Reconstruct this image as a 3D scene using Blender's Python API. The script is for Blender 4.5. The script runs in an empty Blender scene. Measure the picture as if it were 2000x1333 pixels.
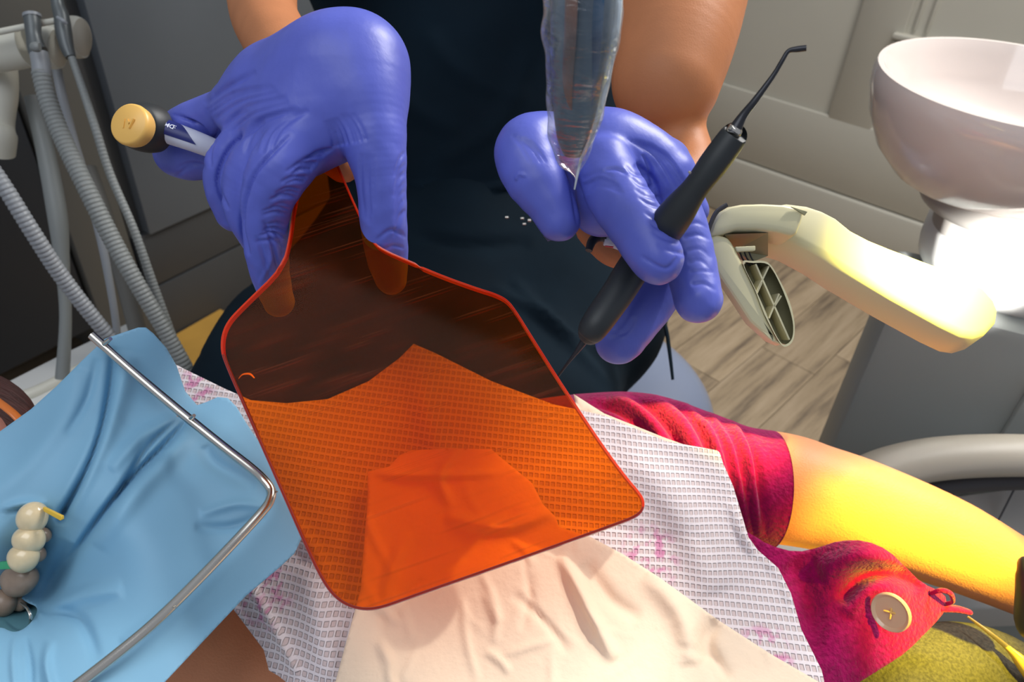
import bpy, bmesh, math, random
import numpy as np
from mathutils import Vector, Matrix
from mathutils.geometry import delaunay_2d_cdt
import openvdb as vdb
random.seed(4); rng = np.random.default_rng(4)
scn = bpy.context.scene
COL = scn.collection

# ------------------------------------------------------------------ camera
F = 1540.0; CX, CY = 1000.0, 666.5; CAMZ = 1.22
up = np.array([104.0, 1933.0, 1540.0]); up /= np.linalg.norm(up)
fw = np.array([0.0, 0.0, -1.0]); Yc = fw - fw.dot(up) * up; Yc /= np.linalg.norm(Yc)
Xc = np.cross(Yc, up)
R = np.array([Xc, Yc, up])                      # camera space -> world
CAM = np.array([0.0, 0.0, CAMZ])
cam = bpy.data.cameras.new('camera'); camo = bpy.data.objects.new('camera', cam); COL.objects.link(camo)
m = Matrix([list(R[0]) + [0], list(R[1]) + [0], list(R[2]) + [CAMZ], [0, 0, 0, 1]])
camo.matrix_world = m
cam.sensor_width = 36; cam.lens = F / 2000 * 36; cam.clip_start = 0.02
cam.dof.use_dof = True; cam.dof.focus_distance = 0.40; cam.dof.aperture_fstop = 15
scn.camera = camo

def cs(px, py, d): return np.array([(px - CX) / F * d, -(py - CY) / F * d, -d])
def W(px, py, d): return R @ cs(px, py, d) + CAM
def toW(v): return np.asarray(v) @ R.T + CAM
def toC(v): return (np.asarray(v) - CAM) @ R
def ray(px, py): return R @ np.array([(px - CX) / F, -(py - CY) / F, -1.0])
def onz(px, py, z=0.0):
    r = ray(px, py); return CAM + r * ((z - CAMZ) / r[2])

# ------------------------------------------------------------------ world, lamps, exposure
w = bpy.data.worlds.new('room_light'); scn.world = w; w.use_nodes = True
w.node_tree.nodes['Background'].inputs[0].default_value = (0.80, 0.86, 1.0, 1)
w.node_tree.nodes['Background'].inputs[1].default_value = 0.42

def lamp(name, kind, loc, target, power, color, size=0.3, spot=None, blend=0.5):
    l = bpy.data.lights.new(name, kind); o = bpy.data.objects.new(name, l); COL.objects.link(o)
    l.energy = power; l.color = color
    if kind == 'AREA': l.shape = 'RECTANGLE'; l.size = size; l.size_y = size * 0.8
    elif kind == 'SPOT': l.shadow_soft_size = size; l.spot_size = math.radians(spot); l.spot_blend = blend
    o.location = loc
    o.rotation_euler = (Vector(target) - Vector(loc)).to_track_quat('-Z', 'Y').to_euler()
    return o
lamp('window_daylight', 'AREA', (1.05, 1.30, 2.15), (0.05, 0.36, 0.9), 44, (1.0, 0.97, 0.93), 0.75)
lamp('overhead_fill', 'AREA', (-0.45, -0.25, 2.4), (-0.1, 0.6, 0.7), 11, (0.90, 0.95, 1.0), 1.2)  # unseen overhead fill, added to brighten the patient and the background
lamp('sun_patch', 'SPOT', (1.0, 0.9, 2.1), tuple(W(1150, 1120, 0.42)), 60, (1.0, 0.95, 0.86), 0.01, 6, 0.8)
lamp('operating_lamp', 'SPOT', (0.78, 0.04, 1.68), tuple(W(1795, 1145, 0.53)), 500, (1.0, 0.80, 0.02), 0.03, 10.5, 1.0)
lamp('gun_fill_spot', 'SPOT', (0.62, 0.05, 1.80), tuple(W(1800, 555, 0.43)), 820, (1.0, 0.88, 0.15), 0.02, 6.6, 1.0)  # added spot that brightens the gun handle
lamp('dome_fill_spot', 'SPOT', (0.56, -0.20, 1.06), (0.476, 0.68, 0.80), 700, (1.0, 0.98, 0.95), 0.02, 8.0, 0.5)  # added low spot that whitens the dome under the bowl
vs = scn.view_settings; vs.view_transform = 'Standard'; vs.look = 'None'; vs.exposure = 0.0; vs.gamma = 1.0
vs.use_curve_mapping = False
scn.cycles.max_bounces = 8; scn.cycles.transparent_max_bounces = 24
scn.cycles.sample_clamp_indirect = 6; scn.cycles.caustics_reflective = False; scn.cycles.caustics_refractive = False

# ------------------------------------------------------------------ materials
def lin(c):
    return tuple(((v / 255) / 12.92 if v / 255 <= 0.04045 else (((v / 255) + 0.055) / 1.055) ** 2.4) for v in c)
def mat(name, rgb, rough=0.5, metal=0.0, var=0.0, vscale=8.0, bump=0.0, bscale=60.0, stretch=(1, 1, 1), rot=(0, 0, 0),
        rgb2=None, sheen=0.0, coat=0.0, sss=0.0, detail=4.0, spec=0.5):
    m = bpy.data.materials.new(name); m.use_nodes = True; nt = m.node_tree; b = nt.nodes['Principled BSDF']
    c = lin(rgb); b.inputs['Base Color'].default_value = (*c, 1)
    b.inputs['Roughness'].default_value = rough; b.inputs['Metallic'].default_value = metal
    b.inputs['Sheen Weight'].default_value = sheen; b.inputs['Coat Weight'].default_value = coat
    b.inputs['Specular IOR Level'].default_value = spec
    if sss: b.inputs['Subsurface Weight'].default_value = sss; b.inputs['Subsurface Radius'].default_value = (0.01, 0.004, 0.002); b.inputs['Subsurface Scale'].default_value = 0.5
    tc = nt.nodes.new('ShaderNodeTexCoord'); mp = nt.nodes.new('ShaderNodeMapping')
    nt.links.new(tc.outputs['Object'], mp.inputs[0]); mp.inputs['Scale'].default_value = stretch; mp.inputs['Rotation'].default_value = rot
    if var or rgb2:
        n = nt.nodes.new('ShaderNodeTexNoise'); n.inputs['Scale'].default_value = vscale; n.inputs['Detail'].default_value = detail
        nt.links.new(mp.outputs[0], n.inputs['Vector'])
        r = nt.nodes.new('ShaderNodeValToRGB'); nt.links.new(n.outputs[0], r.inputs[0])
        c2 = lin(rgb2) if rgb2 else tuple(max(0, x * (1 - var)) for x in c); c1 = c if rgb2 else tuple(min(1, x * (1 + var)) for x in c)
        r.color_ramp.elements[0].color = (*c2, 1); r.color_ramp.elements[1].color = (*c1, 1)
        r.color_ramp.elements[0].position = 0.35; r.color_ramp.elements[1].position = 0.65
        nt.links.new(r.outputs[0], b.inputs['Base Color'])
    if bump:
        n2 = nt.nodes.new('ShaderNodeTexNoise'); n2.inputs['Scale'].default_value = bscale; n2.inputs['Detail'].default_value = 3
        nt.links.new(mp.outputs[0], n2.inputs['Vector'])
        bp = nt.nodes.new('ShaderNodeBump'); bp.inputs['Strength'].default_value = 1.0; bp.inputs['Distance'].default_value = bump
        nt.links.new(n2.outputs[0], bp.inputs['Height']); nt.links.new(bp.outputs[0], b.inputs['Normal'])
    return m

M = {}
M['glove'] = mat('nitrile_blue', (88, 98, 190), 0.42, var=0.06, vscale=30, bump=0.0003, bscale=90, stretch=(1.6, 1.6, 0.7), spec=0.45)
M['skin'] = mat('skin_tan', (184, 120, 80), 0.5, var=0.08, vscale=25, bump=0.00012, bscale=900, spec=0.2)
M['skin_pat'] = mat('skin_patient', (214, 142, 100), 0.5, var=0.08, vscale=20, bump=0.0003, bscale=700, spec=0.35)
M['scrub'] = mat('scrub_navy', (8, 25, 36), 0.85, var=0.25, vscale=6, bump=0.004, bscale=9, spec=0.15)
M['trouser'] = mat('trouser_navy', (8, 24, 34), 0.85, var=0.25, vscale=7, bump=0.004, bscale=8, spec=0.15)
M['teal'] = mat('teal_cord', (10, 88, 108), 0.7)
M['dam'] = mat('latex_blue', (128, 176, 204), 0.55, var=0.05, vscale=12, bump=0.0004, bscale=40, sss=0.0, spec=0.4)
M['steel'] = mat('brushed_steel', (205, 200, 190), 0.22, metal=1.0)
M['tissue'] = mat('tissue_paper', (240, 216, 190), 0.9, var=0.03, vscale=30, bump=0.0005, bscale=160, spec=0.1)
M['knit'] = mat('knit_magenta', (140, 3, 74), 0.95, var=0.18, vscale=260, bump=0.0012, bscale=420, sheen=0.15, spec=0.1)
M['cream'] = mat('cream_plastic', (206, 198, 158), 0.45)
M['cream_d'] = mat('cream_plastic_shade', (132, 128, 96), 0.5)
M['bowl'] = mat('white_porcelain', (226, 214, 206), 0.15, coat=0.5)
M['white'] = mat('white_enamel', (222, 222, 218), 0.35)
M['unit'] = mat('unit_grey', (146, 150, 146), 0.5, var=0.04, vscale=3)
M['unit_l'] = mat('unit_light_grey', (158, 154, 148), 0.5)
M['armrest'] = mat('armrest_grey', (168, 160, 145), 0.45)
M['dark_rubber'] = mat('dark_rubber', (62, 60, 62), 0.6)
M['cab'] = mat('cabinet_slate', (92, 98, 104), 0.5, var=0.05, vscale=4)
M['cab_d'] = mat('cabinet_dark', (38, 44, 52), 0.5)
M['cab_m'] = mat('cabinet_mid', (66, 67, 68), 0.5, var=0.05, vscale=4)
M['cab_b'] = mat('cabinet_end', (98, 97, 92), 0.5)
M['door'] = mat('panel_paint', (196, 192, 178), 0.55, var=0.03, vscale=2)
M['ochre'] = mat('ochre_warm_floor', (196, 150, 70), 0.5, var=0.1, vscale=8)
M['hose'] = mat('hose_grey', (128, 132, 130), 0.5)
M['hose_l'] = mat('hose_light', (138, 142, 146), 0.45)
M['valve'] = mat('valve_grey', (92, 97, 98), 0.4, metal=0.3)
M['arm_w'] = mat('holder_cream', (206, 204, 190), 0.4)
M['stool'] = mat('stool_vinyl', (124, 136, 162), 0.3, coat=0.6)
M['black'] = mat('black_silicone', (34, 38, 40), 0.5, var=0.1, vscale=40)
M['blackm'] = mat('dark_metal', (54, 54, 58), 0.35, metal=0.6)
M['yellow'] = mat('yellow_plastic', (238, 186, 96), 0.4)
M['barrel'] = mat('white_barrel', (205, 208, 222), 0.35)
M['navy'] = mat('navy_label', (14, 28, 104), 0.4)
M['print_w'] = mat('white_print', (235, 238, 250), 0.5)
M['tooth'] = mat('enamel', (224, 202, 160), 0.18, var=0.06, vscale=200, coat=0.5)
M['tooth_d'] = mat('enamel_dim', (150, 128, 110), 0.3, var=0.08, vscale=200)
M['wedge_y'] = mat('wedge_yellow', (226, 184, 58), 0.4)
M['wedge_g'] = mat('wedge_green', (60, 160, 112), 0.4)
M['hair'] = mat('brown_hair', (64, 30, 26), 0.6, var=0.3, vscale=60, bump=0.002, bscale=120, stretch=(1, 6, 1))
M['glasses'] = mat('orange_glasses', (220, 120, 50), 0.25)
M['face'] = mat('face_skin', (190, 130, 115), 0.5)
M['denim'] = mat('black_denim', (62, 58, 44), 0.9, var=0.35, vscale=500, bump=0.001, bscale=500)
M['button'] = mat('button_pearl', (228, 190, 150), 0.25, coat=0.6)
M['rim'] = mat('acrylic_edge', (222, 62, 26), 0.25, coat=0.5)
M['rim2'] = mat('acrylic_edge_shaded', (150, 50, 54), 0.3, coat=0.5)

# floor planks material: colour only, per plank object random via geometry node 'Object Info'
def plank_mat():
    m = mat('wood_vinyl', (176, 154, 124), 0.6); nt = m.node_tree; b = nt.nodes['Principled BSDF']
    tc = nt.nodes.new('ShaderNodeTexCoord'); mp = nt.nodes.new('ShaderNodeMapping'); mp.inputs['Scale'].default_value = (2.0, 22, 1)
    nt.links.new(tc.outputs['Object'], mp.inputs[0])
    oi = nt.nodes.new('ShaderNodeObjectInfo')
    n = nt.nodes.new('ShaderNodeTexNoise'); n.noise_dimensions = '4D'; n.inputs['Scale'].default_value = 1.5; n.inputs['Detail'].default_value = 7; n.inputs['Roughness'].default_value = 0.65
    ml = nt.nodes.new('ShaderNodeMath'); ml.operation = 'MULTIPLY'; ml.inputs[1].default_value = 30; nt.links.new(oi.outputs['Random'], ml.inputs[0])
    nt.links.new(mp.outputs[0], n.inputs['Vector']); nt.links.new(ml.outputs[0], n.inputs['W'])
    r = nt.nodes.new('ShaderNodeValToRGB'); nt.links.new(n.outputs[0], r.inputs[0])
    e = r.color_ramp.elements; e[0].position = 0.3; e[0].color = (*lin((92, 78, 66)), 1); e[1].position = 0.48; e[1].color = (*lin((168, 147, 118)), 1)
    x = e.new(0.75); x.color = (*lin((196, 174, 146)), 1)
    hs = nt.nodes.new('ShaderNodeHueSaturation'); ma = nt.nodes.new('ShaderNodeMapRange'); ma.inputs[3].default_value = 0.78; ma.inputs[4].default_value = 1.12
    nt.links.new(oi.outputs['Random'], ma.inputs[0]); nt.links.new(ma.outputs[0], hs.inputs['Value']); nt.links.new(r.outputs[0], hs.inputs['Color'])
    nt.links.new(hs.outputs[0], b.inputs['Base Color']); return m
M['plank'] = plank_mat()

def bib_mat():
    m = mat('embossed_bib', (222, 212, 216), 0.8, spec=0.2); nt = m.node_tree; b = nt.nodes['Principled BSDF']
    uv = nt.nodes.new('ShaderNodeUVMap'); N = nt.nodes.new
    sep = N('ShaderNodeSeparateXYZ'); mp = N('ShaderNodeMapping'); mp.inputs['Scale'].default_value = (300, 265, 1); mp.inputs['Rotation'].default_value = (0, 0, math.radians(6))
    nt.links.new(uv.outputs[0], mp.inputs[0]); nt.links.new(mp.outputs[0], sep.inputs[0])
    outs = []
    for k, wd in ((0, 0.26), (1, 0.22)):
        fr = N('ShaderNodeMath'); fr.operation = 'FRACT'; nt.links.new(sep.outputs[k], fr.inputs[0])
        s = N('ShaderNodeMath'); s.operation = 'SUBTRACT'; nt.links.new(fr.outputs[0], s.inputs[0]); s.inputs[1].default_value = 0.5
        a = N('ShaderNodeMath'); a.operation = 'ABSOLUTE'; nt.links.new(s.outputs[0], a.inputs[0])
        r = N('ShaderNodeMapRange'); r.interpolation_type = 'SMOOTHSTEP'; r.inputs[1].default_value = wd; r.inputs[2].default_value = wd + 0.14; r.inputs[3].default_value = 1; r.inputs[4].default_value = 0
        nt.links.new(a.outputs[0], r.inputs[0]); outs.append(r)
    mu = N('ShaderNodeMath'); mu.operation = 'MULTIPLY'; nt.links.new(outs[0].outputs[0], mu.inputs[0]); nt.links.new(outs[1].outputs[0], mu.inputs[1])
    bp = N('ShaderNodeBump'); bp.invert = True; bp.inputs['Distance'].default_value = 0.0007; bp.inputs['Strength'].default_value = 1
    nt.links.new(mu.outputs[0], bp.inputs['Height']); nt.links.new(bp.outputs[0], b.inputs['Normal'])
    mx = N('ShaderNodeMix'); mx.data_type = 'RGBA'; mx.inputs[6].default_value = (*lin((230, 220, 222)), 1); mx.inputs[7].default_value = (*lin((208, 190, 188)), 1)
    nt.links.new(mu.outputs[0], mx.inputs[0])
    # printed pink motif in three places
    mask = None
    for (qx, qy, rr) in ((375, 765, 0.016), (520, 1165, 0.017), (1270, 1090, 0.020), (1500, 1290, 0.018)):
        c = cs(qx, qy, bibd(np.array([float(qx)]), np.array([float(qy)]))[0])
        ds = N('ShaderNodeVectorMath'); ds.operation = 'DISTANCE'; nt.links.new(uv.outputs[0], ds.inputs[0]); ds.inputs[1].default_value = (c[0], c[1], 0)
        r = N('ShaderNodeMapRange'); r.inputs[1].default_value = rr * 0.55; r.inputs[2].default_value = rr; r.inputs[3].default_value = 1; r.inputs[4].default_value = 0
        nt.links.new(ds.outputs['Value'], r.inputs[0])
        if mask is None: mask = r
        else:
            a = N('ShaderNodeMath'); a.operation = 'MAXIMUM'; nt.links.new(mask.outputs[0], a.inputs[0]); nt.links.new(r.outputs[0], a.inputs[1]); mask = a
    no = N('ShaderNodeTexNoise'); no.inputs['Scale'].default_value = 170; nt.links.new(uv.outputs[0], no.inputs['Vector'])
    r = N('ShaderNodeMapRange'); r.inputs[1].default_value = 0.48; r.inputs[2].default_value = 0.6; nt.links.new(no.outputs[0], r.inputs[0])
    mm = N('ShaderNodeMath'); mm.operation = 'MULTIPLY'; nt.links.new(mask.outputs[0], mm.inputs[0]); nt.links.new(r.outputs[0], mm.inputs[1])
    m3 = N('ShaderNodeMath'); m3.operation = 'MULTIPLY'; m3.inputs[1].default_value = 0.7; nt.links.new(mm.outputs[0], m3.inputs[0])
    mx2 = N('ShaderNodeMix'); mx2.data_type = 'RGBA'; nt.links.new(m3.outputs[0], mx2.inputs[0]); nt.links.new(mx.outputs[2], mx2.inputs[6]); mx2.inputs[7].default_value = (*lin((205, 100, 160)), 1)
    nt.links.new(mx2.outputs[2], b.inputs['Base Color'])
    return m

def acrylic():
    m = bpy.data.materials.new('orange_acrylic'); m.use_nodes = True; nt = m.node_tree; nt.nodes.clear(); N = nt.nodes.new
    out = N('ShaderNodeOutputMaterial'); tr = N('ShaderNodeBsdfTransparent'); gl = N('ShaderNodeBsdfGlossy'); df = N('ShaderNodeBsdfDiffuse')
    tr.inputs[0].default_value = (0.985, 0.43, 0.012, 1); gl.inputs['Roughness'].default_value = 0.08; gl.inputs[0].default_value = (1, .9, .85, 1)
    df.inputs[0].default_value = (*lin((200, 96, 50)), 1)
    uv = N('ShaderNodeUVMap'); tot = None
    for ang, sc in ((74, 1.0), (62, 0.8), (80, 0.9), (-40, 1.3)):
        mp = N('ShaderNodeMapping'); mp.inputs['Rotation'].default_value = (0, 0, math.radians(ang)); mp.inputs['Scale'].default_value = (14 * sc, 520 * sc, 1); mp.inputs['Location'].default_value = (ang, 0, 0)
        nt.links.new(uv.outputs[0], mp.inputs[0]); no = N('ShaderNodeTexNoise'); no.inputs['Scale'].default_value = 1; no.inputs['Detail'].default_value = 1
        nt.links.new(mp.outputs[0], no.inputs['Vector'])
        r = N('ShaderNodeMapRange'); r.inputs[1].default_value = 0.66; r.inputs[2].default_value = 0.78; r.inputs[4].default_value = 0.12; nt.links.new(no.outputs[0], r.inputs[0])
        if tot is None: tot = r
        else:
            a = N('ShaderNodeMath'); a.operation = 'ADD'; nt.links.new(tot.outputs[0], a.inputs[0]); nt.links.new(r.outputs[0], a.inputs[1]); tot = a
    no = N('ShaderNodeTexNoise'); no.inputs['Scale'].default_value = 35; no.inputs['Detail'].default_value = 5; nt.links.new(uv.outputs[0], no.inputs['Vector'])
    r = N('ShaderNodeMapRange'); r.inputs[1].default_value = 0.35; r.inputs[2].default_value = 0.75; r.inputs[3].default_value = 0.008; r.inputs[4].default_value = 0.035; nt.links.new(no.outputs[0], r.inputs[0])
    a = N('ShaderNodeMath'); a.operation = 'ADD'; nt.links.new(tot.outputs[0], a.inputs[0]); nt.links.new(r.outputs[0], a.inputs[1])
    m1 = N('ShaderNodeMixShader'); nt.links.new(a.outputs[0], m1.inputs[0]); nt.links.new(tr.outputs[0], m1.inputs[1]); nt.links.new(df.outputs[0], m1.inputs[2])
    fr = N('ShaderNodeFresnel'); fr.inputs[0].default_value = 1.12
    m2 = N('ShaderNodeMixShader'); nt.links.new(fr.outputs[0], m2.inputs[0]); nt.links.new(m1.outputs[0], m2.inputs[1]); nt.links.new(gl.outputs[0], m2.inputs[2])
    nt.links.new(m2.outputs[0], out.inputs[0]); return m
M['acrylic'] = acrylic()

def film():
    m = bpy.data.materials.new('clear_film'); m.use_nodes = True; nt = m.node_tree; nt.nodes.clear(); N = nt.nodes.new
    out = N('ShaderNodeOutputMaterial'); tr = N('ShaderNodeBsdfTransparent'); gl = N('ShaderNodeBsdfGlossy'); tr.inputs[0].default_value = (0.97, 0.985, 1.0, 1)
    df = N('ShaderNodeBsdfDiffuse'); df.inputs[0].default_value = (0.75, 0.82, 0.9, 1)
    gl.inputs['Roughness'].default_value = 0.13
    tc = N('ShaderNodeTexCoord'); mp = N('ShaderNodeMapping'); mp.inputs['Scale'].default_value = (0.5, 1, 2.6); mp.inputs['Rotation'].default_value = (0, 0.25, 0); nt.links.new(tc.outputs['Object'], mp.inputs[0])
    no = N('ShaderNodeTexNoise'); no.inputs['Scale'].default_value = 130; no.inputs['Detail'].default_value = 4; no.inputs['Distortion'].default_value = 0.6; nt.links.new(mp.outputs[0], no.inputs['Vector'])
    bp = N('ShaderNodeBump'); bp.inputs['Distance'].default_value = 0.0012; nt.links.new(no.outputs[0], bp.inputs['Height']); nt.links.new(bp.outputs[0], gl.inputs['Normal'])
    lw = N('ShaderNodeLayerWeight'); lw.inputs[0].default_value = 0.35; nt.links.new(bp.outputs[0], lw.inputs['Normal'])
    ad = N('ShaderNodeMixShader'); ad.inputs[0].default_value = 0.22; nt.links.new(gl.outputs[0], ad.inputs[1]); nt.links.new(df.outputs[0], ad.inputs[2])
    r = N('ShaderNodeMapRange'); r.inputs[1].default_value = 0.0; r.inputs[2].default_value = 1; r.inputs[3].default_value = 0.06; r.inputs[4].default_value = 0.75; nt.links.new(lw.outputs['Facing'], r.inputs[0])
    m2 = N('ShaderNodeMixShader'); nt.links.new(r.outputs[0], m2.inputs[0]); nt.links.new(tr.outputs[0], m2.inputs[1]); nt.links.new(ad.outputs[0], m2.inputs[2])
    nt.links.new(m2.outputs[0], out.inputs[0]); return m
M['film'] = film()

# ------------------------------------------------------------------ object helpers
def tag(o, label=None, cat=None, group=None, kind=None):
    if label: o['label'] = label
    if cat: o['category'] = cat
    if group: o['group'] = group
    if kind: o['kind'] = kind
    return o
def thing(name, label, cat, loc, group=None):
    o = bpy.data.objects.new(name, None); o.empty_display_size = 0.02; COL.objects.link(o); o.location = Vector([float(x) for x in loc])
    return tag(o, label, cat, group)
def mesh(name, V, faces, material, parent=None, smooth=True, uv=None):
    """V in world coordinates; origin at the base centre, or at the parent's frame"""
    V = np.asarray(V, float)
    if parent is None: org = np.array([V[:, 0].mean(), V[:, 1].mean(), V[:, 2].min()])
    else:
        org = np.zeros(3); p = parent
        while p is not None: org = org + np.array(p.location); p = p.parent
    me = bpy.data.meshes.new(name); me.from_pydata((V - org).tolist(), [], [list(map(int, f)) for f in faces]); me.update()
    if uv is not None:
        l = me.uv_layers.new(name='UVMap'); vi = np.zeros(len(me.loops), int); me.loops.foreach_get('vertex_index', vi)
        l.data.foreach_set('uv', np.asarray(uv, float)[vi].ravel())
    me.materials.append(material)
    me.polygons.foreach_set('use_smooth', [smooth] * len(me.polygons))
    o = bpy.data.objects.new(name, me); COL.objects.link(o)
    if parent is None: o.location = Vector(org)
    else: o.parent = parent
    return o
def fixn(o):
    bm = bmesh.new(); bm.from_mesh(o.data); bmesh.ops.recalc_face_normals(bm, faces=bm.faces); bm.to_mesh(o.data); bm.free(); return o
def sharp(o, ang=35):
    o.data.set_sharp_from_angle(angle=math.radians(ang)) if hasattr(o.data, 'set_sharp_from_angle') else None; return o
def bevel(o, wd, seg=2):
    bm = bmesh.new(); bm.from_mesh(o.data); bmesh.ops.recalc_face_normals(bm, faces=bm.faces)
    es = [e for e in bm.edges if len(e.link_faces) == 2 and e.calc_face_angle(0) > 0.6]
    bmesh.ops.bevel(bm, geom=es, offset=wd, segments=seg, affect='EDGES', profile=0.5); bm.to_mesh(o.data); bm.free()
    o.data.polygons.foreach_set('use_smooth', [True] * len(o.data.polygons)); return sharp(o)
def spline(pts, n=8, closed=False):
    P = np.asarray(pts, float); out = []; N_ = len(P)
    rg = range(N_ if closed else N_ - 1)
    for i in rg:
        g = lambda k: P[(k) % N_] if closed else P[min(max(k, 0), N_ - 1)]
        p0, p1, p2, p3 = g(i - 1), g(i), g(i + 1), g(i + 2)
        for j in range(n):
            t = j / n
            out.append(0.5 * ((2 * p1) + (-p0 + p2) * t + (2 * p0 - 5 * p1 + 4 * p2 - p3) * t * t + (-p0 + 3 * p1 - 3 * p2 + p3) * t ** 3))
    if not closed: out.append(P[-1])
    return np.array(out)
def chaikin(pts, it=2):
    P = np.asarray(pts, float)
    for _ in range(it):
        Q = np.roll(P, -1, 0); P = np.stack([P * .75 + Q * .25, P * .25 + Q * .75], 1).reshape(-1, P.shape[1])
    return P
def sweep(name, pts, rad, material, parent=None, seg=14, squash=1.0, upv=None, caps=True, ribs=None):
    """tube through world points with a radius per point (metres)"""
    P = np.asarray(pts, float); n = len(P); rad = np.broadcast_to(np.asarray(rad, float), (n,)).copy()
    T = np.gradient(P, axis=0); T /= np.linalg.norm(T, axis=1)[:, None] + 1e-12
    ref = np.array(upv if upv is not None else [0.13, 0.4, 0.9]); V = []; Fc = []
    a = np.cross(T[0], ref); a /= np.linalg.norm(a)
    for i in range(n):
        if upv is not None: a = np.cross(T[i], ref)
        else: a = a - a.dot(T[i]) * T[i]
        a /= np.linalg.norm(a); b = np.cross(T[i], a)
        for k in range(seg):
            t = 2 * math.pi * k / seg; V.append(P[i] + rad[i] * (math.cos(t) * a + math.sin(t) * b * squash))
    for i in range(n - 1):
        for k in range(seg):
            k2 = (k + 1) % seg; Fc.append((i * seg + k, i * seg + k2, (i + 1) * seg + k2, (i + 1) * seg + k))
    if caps: Fc.append(tuple(range(seg))[::-1]); Fc.append(tuple(range((n - 1) * seg, n * seg)))
    return sharp(fixn(mesh(name, V, Fc, material, parent)), 50)
def tubepx(name, pts, material, parent=None, n=8, seg=14, squash=1.0, ribs=None, **kw):
    """pts (px,py,d,radius_px)"""
    S = spline(pts, n); P = np.array([W(*s[:3]) for s in S]); r = S[:, 3] * S[:, 2] / F
    if ribs:
        L = np.concatenate([[0], np.cumsum(np.linalg.norm(np.diff(P, axis=0), axis=1))]); m_ = max(8, int(L[-1] / ribs * 4))
        l2 = np.linspace(0, L[-1], m_); P = np.stack([np.interp(l2, L, P[:, k]) for k in range(3)], 1)
        r = np.interp(l2, L, r) * (1 + 0.055 * np.array([0.0, 1.0, 0.9, -1.0])[np.arange(m_) % 4])
    return sweep(name, P, r, material, parent, seg, squash, **kw)
def lathe(name, prof, base, material, parent=None, seg=48, axis=(0, 0, 1)):
    ax = Vector(axis).normalized(); q = Vector((0, 0, 1)).rotation_difference(ax); V = []; Fc = []; n = len(prof)
    for r_, h in prof:
        for k in range(seg):
            t = 2 * math.pi * k / seg; v = q @ Vector((r_ * math.cos(t), r_ * math.sin(t), h)); V.append(np.array(v) + np.array(base))
    for i in range(n - 1):
        for k in range(seg):
            k2 = (k + 1) % seg; Fc.append((i * seg + k, i * seg + k2, (i + 1) * seg + k2, (i + 1) * seg + k))
    Fc.append(tuple(range(seg))[::-1]); Fc.append(tuple(range((n - 1) * seg, n * seg)))
    return sharp(fixn(mesh(name, V, Fc, material, parent)), 40)
def box(name, o, ex, ey, ez, material, parent=None, bev=0.0):
    """corner o and three edge vectors (world)"""
    o, ex, ey, ez = map(lambda a: np.asarray(a, float), (o, ex, ey, ez))
    V = [o + i * ex + j * ey + k * ez for k in (0, 1) for j in (0, 1) for i in (0, 1)]
    Fc = [(0, 2, 3, 1), (4, 5, 7, 6), (0, 1, 5, 4), (2, 6, 7, 3), (0, 4, 6, 2), (1, 3, 7, 5)]
    ob = fixn(mesh(name, V, Fc, material, parent, smooth=False))
    return bevel(ob, bev) if bev else ob
def prism(name, P, vec, material, parent=None, bev=0.0, smooth=False):
    """world polygon P extruded by vec"""
    P = np.asarray(P, float); n = len(P); V = np.concatenate([P, P + np.asarray(vec, float)])
    Fc = [tuple(range(n)), tuple(range(2 * n - 1, n - 1, -1))] + [(i, (i + 1) % n, n + (i + 1) % n, n + i) for i in range(n)]
    ob = fixn(mesh(name, V, Fc, material, parent, smooth=smooth))
    if bev: bevel(ob, bev, 3)
    return sharp(ob, 30) if smooth else ob

# thin-plate depth fields over picture points
def tps(ctrl):
    c = np.array(ctrl, float); xy = c[:, :2] / 500; n = len(c)
    def U(r2): return np.where(r2 > 1e-12, r2 * np.log(r2 + 1e-12), 0)
    D2 = ((xy[:, None] - xy[None]) ** 2).sum(-1); K = U(D2) + np.eye(n) * 0.01
    P = np.concatenate([np.ones((n, 1)), xy], 1); A = np.block([[K, P], [P.T, np.zeros((3, 3))]])
    s = np.linalg.solve(A, np.concatenate([c[:, 2], np.zeros(3)]))
    def f(px, py):
        q = np.stack([np.asarray(px, float), np.asarray(py, float)], 1) / 500
        return U(((q[:, None] - xy[None]) ** 2).sum(-1)) @ s[:n] + s[n] + q @ s[n + 1:]
    return f
def pdist(px, py, poly):
    """distance to a polyline and parameter along it 0..1"""
    best = np.full(len(px), 1e9); tt = np.zeros(len(px)); P = np.asarray(poly, float); n = len(P) - 1
    for i in range(n):
        a, b = P[i], P[i + 1]; ab = b - a; L = ab.dot(ab) + 1e-9
        t = np.clip(((px - a[0]) * ab[0] + (py - a[1]) * ab[1]) / L, 0, 1)
        d = np.hypot(px - a[0] - t * ab[0], py - a[1] - t * ab[1]); m_ = d < best
        best[m_] = d[m_]; tt[m_] = ((i + t) / n)[m_]
    return best, tt
def folds(px, py, fl):
    """fl: (polyline px, width px, height m, taper) -> height towards the camera"""
    h = np.zeros(len(px))
    for f in fl:
        poly, wd, am = f[:3]; mode = f[3] if len(f) > 3 else 'both'
        P = spline(poly, 6) if len(poly) > 2 else poly
        d, t = pdist(px, py, P)
        ta = {'both': np.sin(np.pi * np.clip(t, 0.0, 1)) ** 0.6, 'end': np.sqrt(np.clip(1 - t, 0, 1)), 'start': np.sqrt(np.clip(t, 0, 1)), 'no': 1.0}[mode]
        h += am * np.exp(-(d / wd) ** 2) * ta
    return h
def inside(px, py, poly):
    P = np.asarray(poly, float); r = np.zeros(len(px), bool); n = len(P); j = n - 1
    for i in range(n):
        xi, yi = P[i]; xj, yj = P[j]
        c = ((yi > py) != (yj > py)) & (px < (xj - xi) * (py - yi) / (yj - yi + 1e-12) + xi); r ^= c; j = i
    return r
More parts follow.
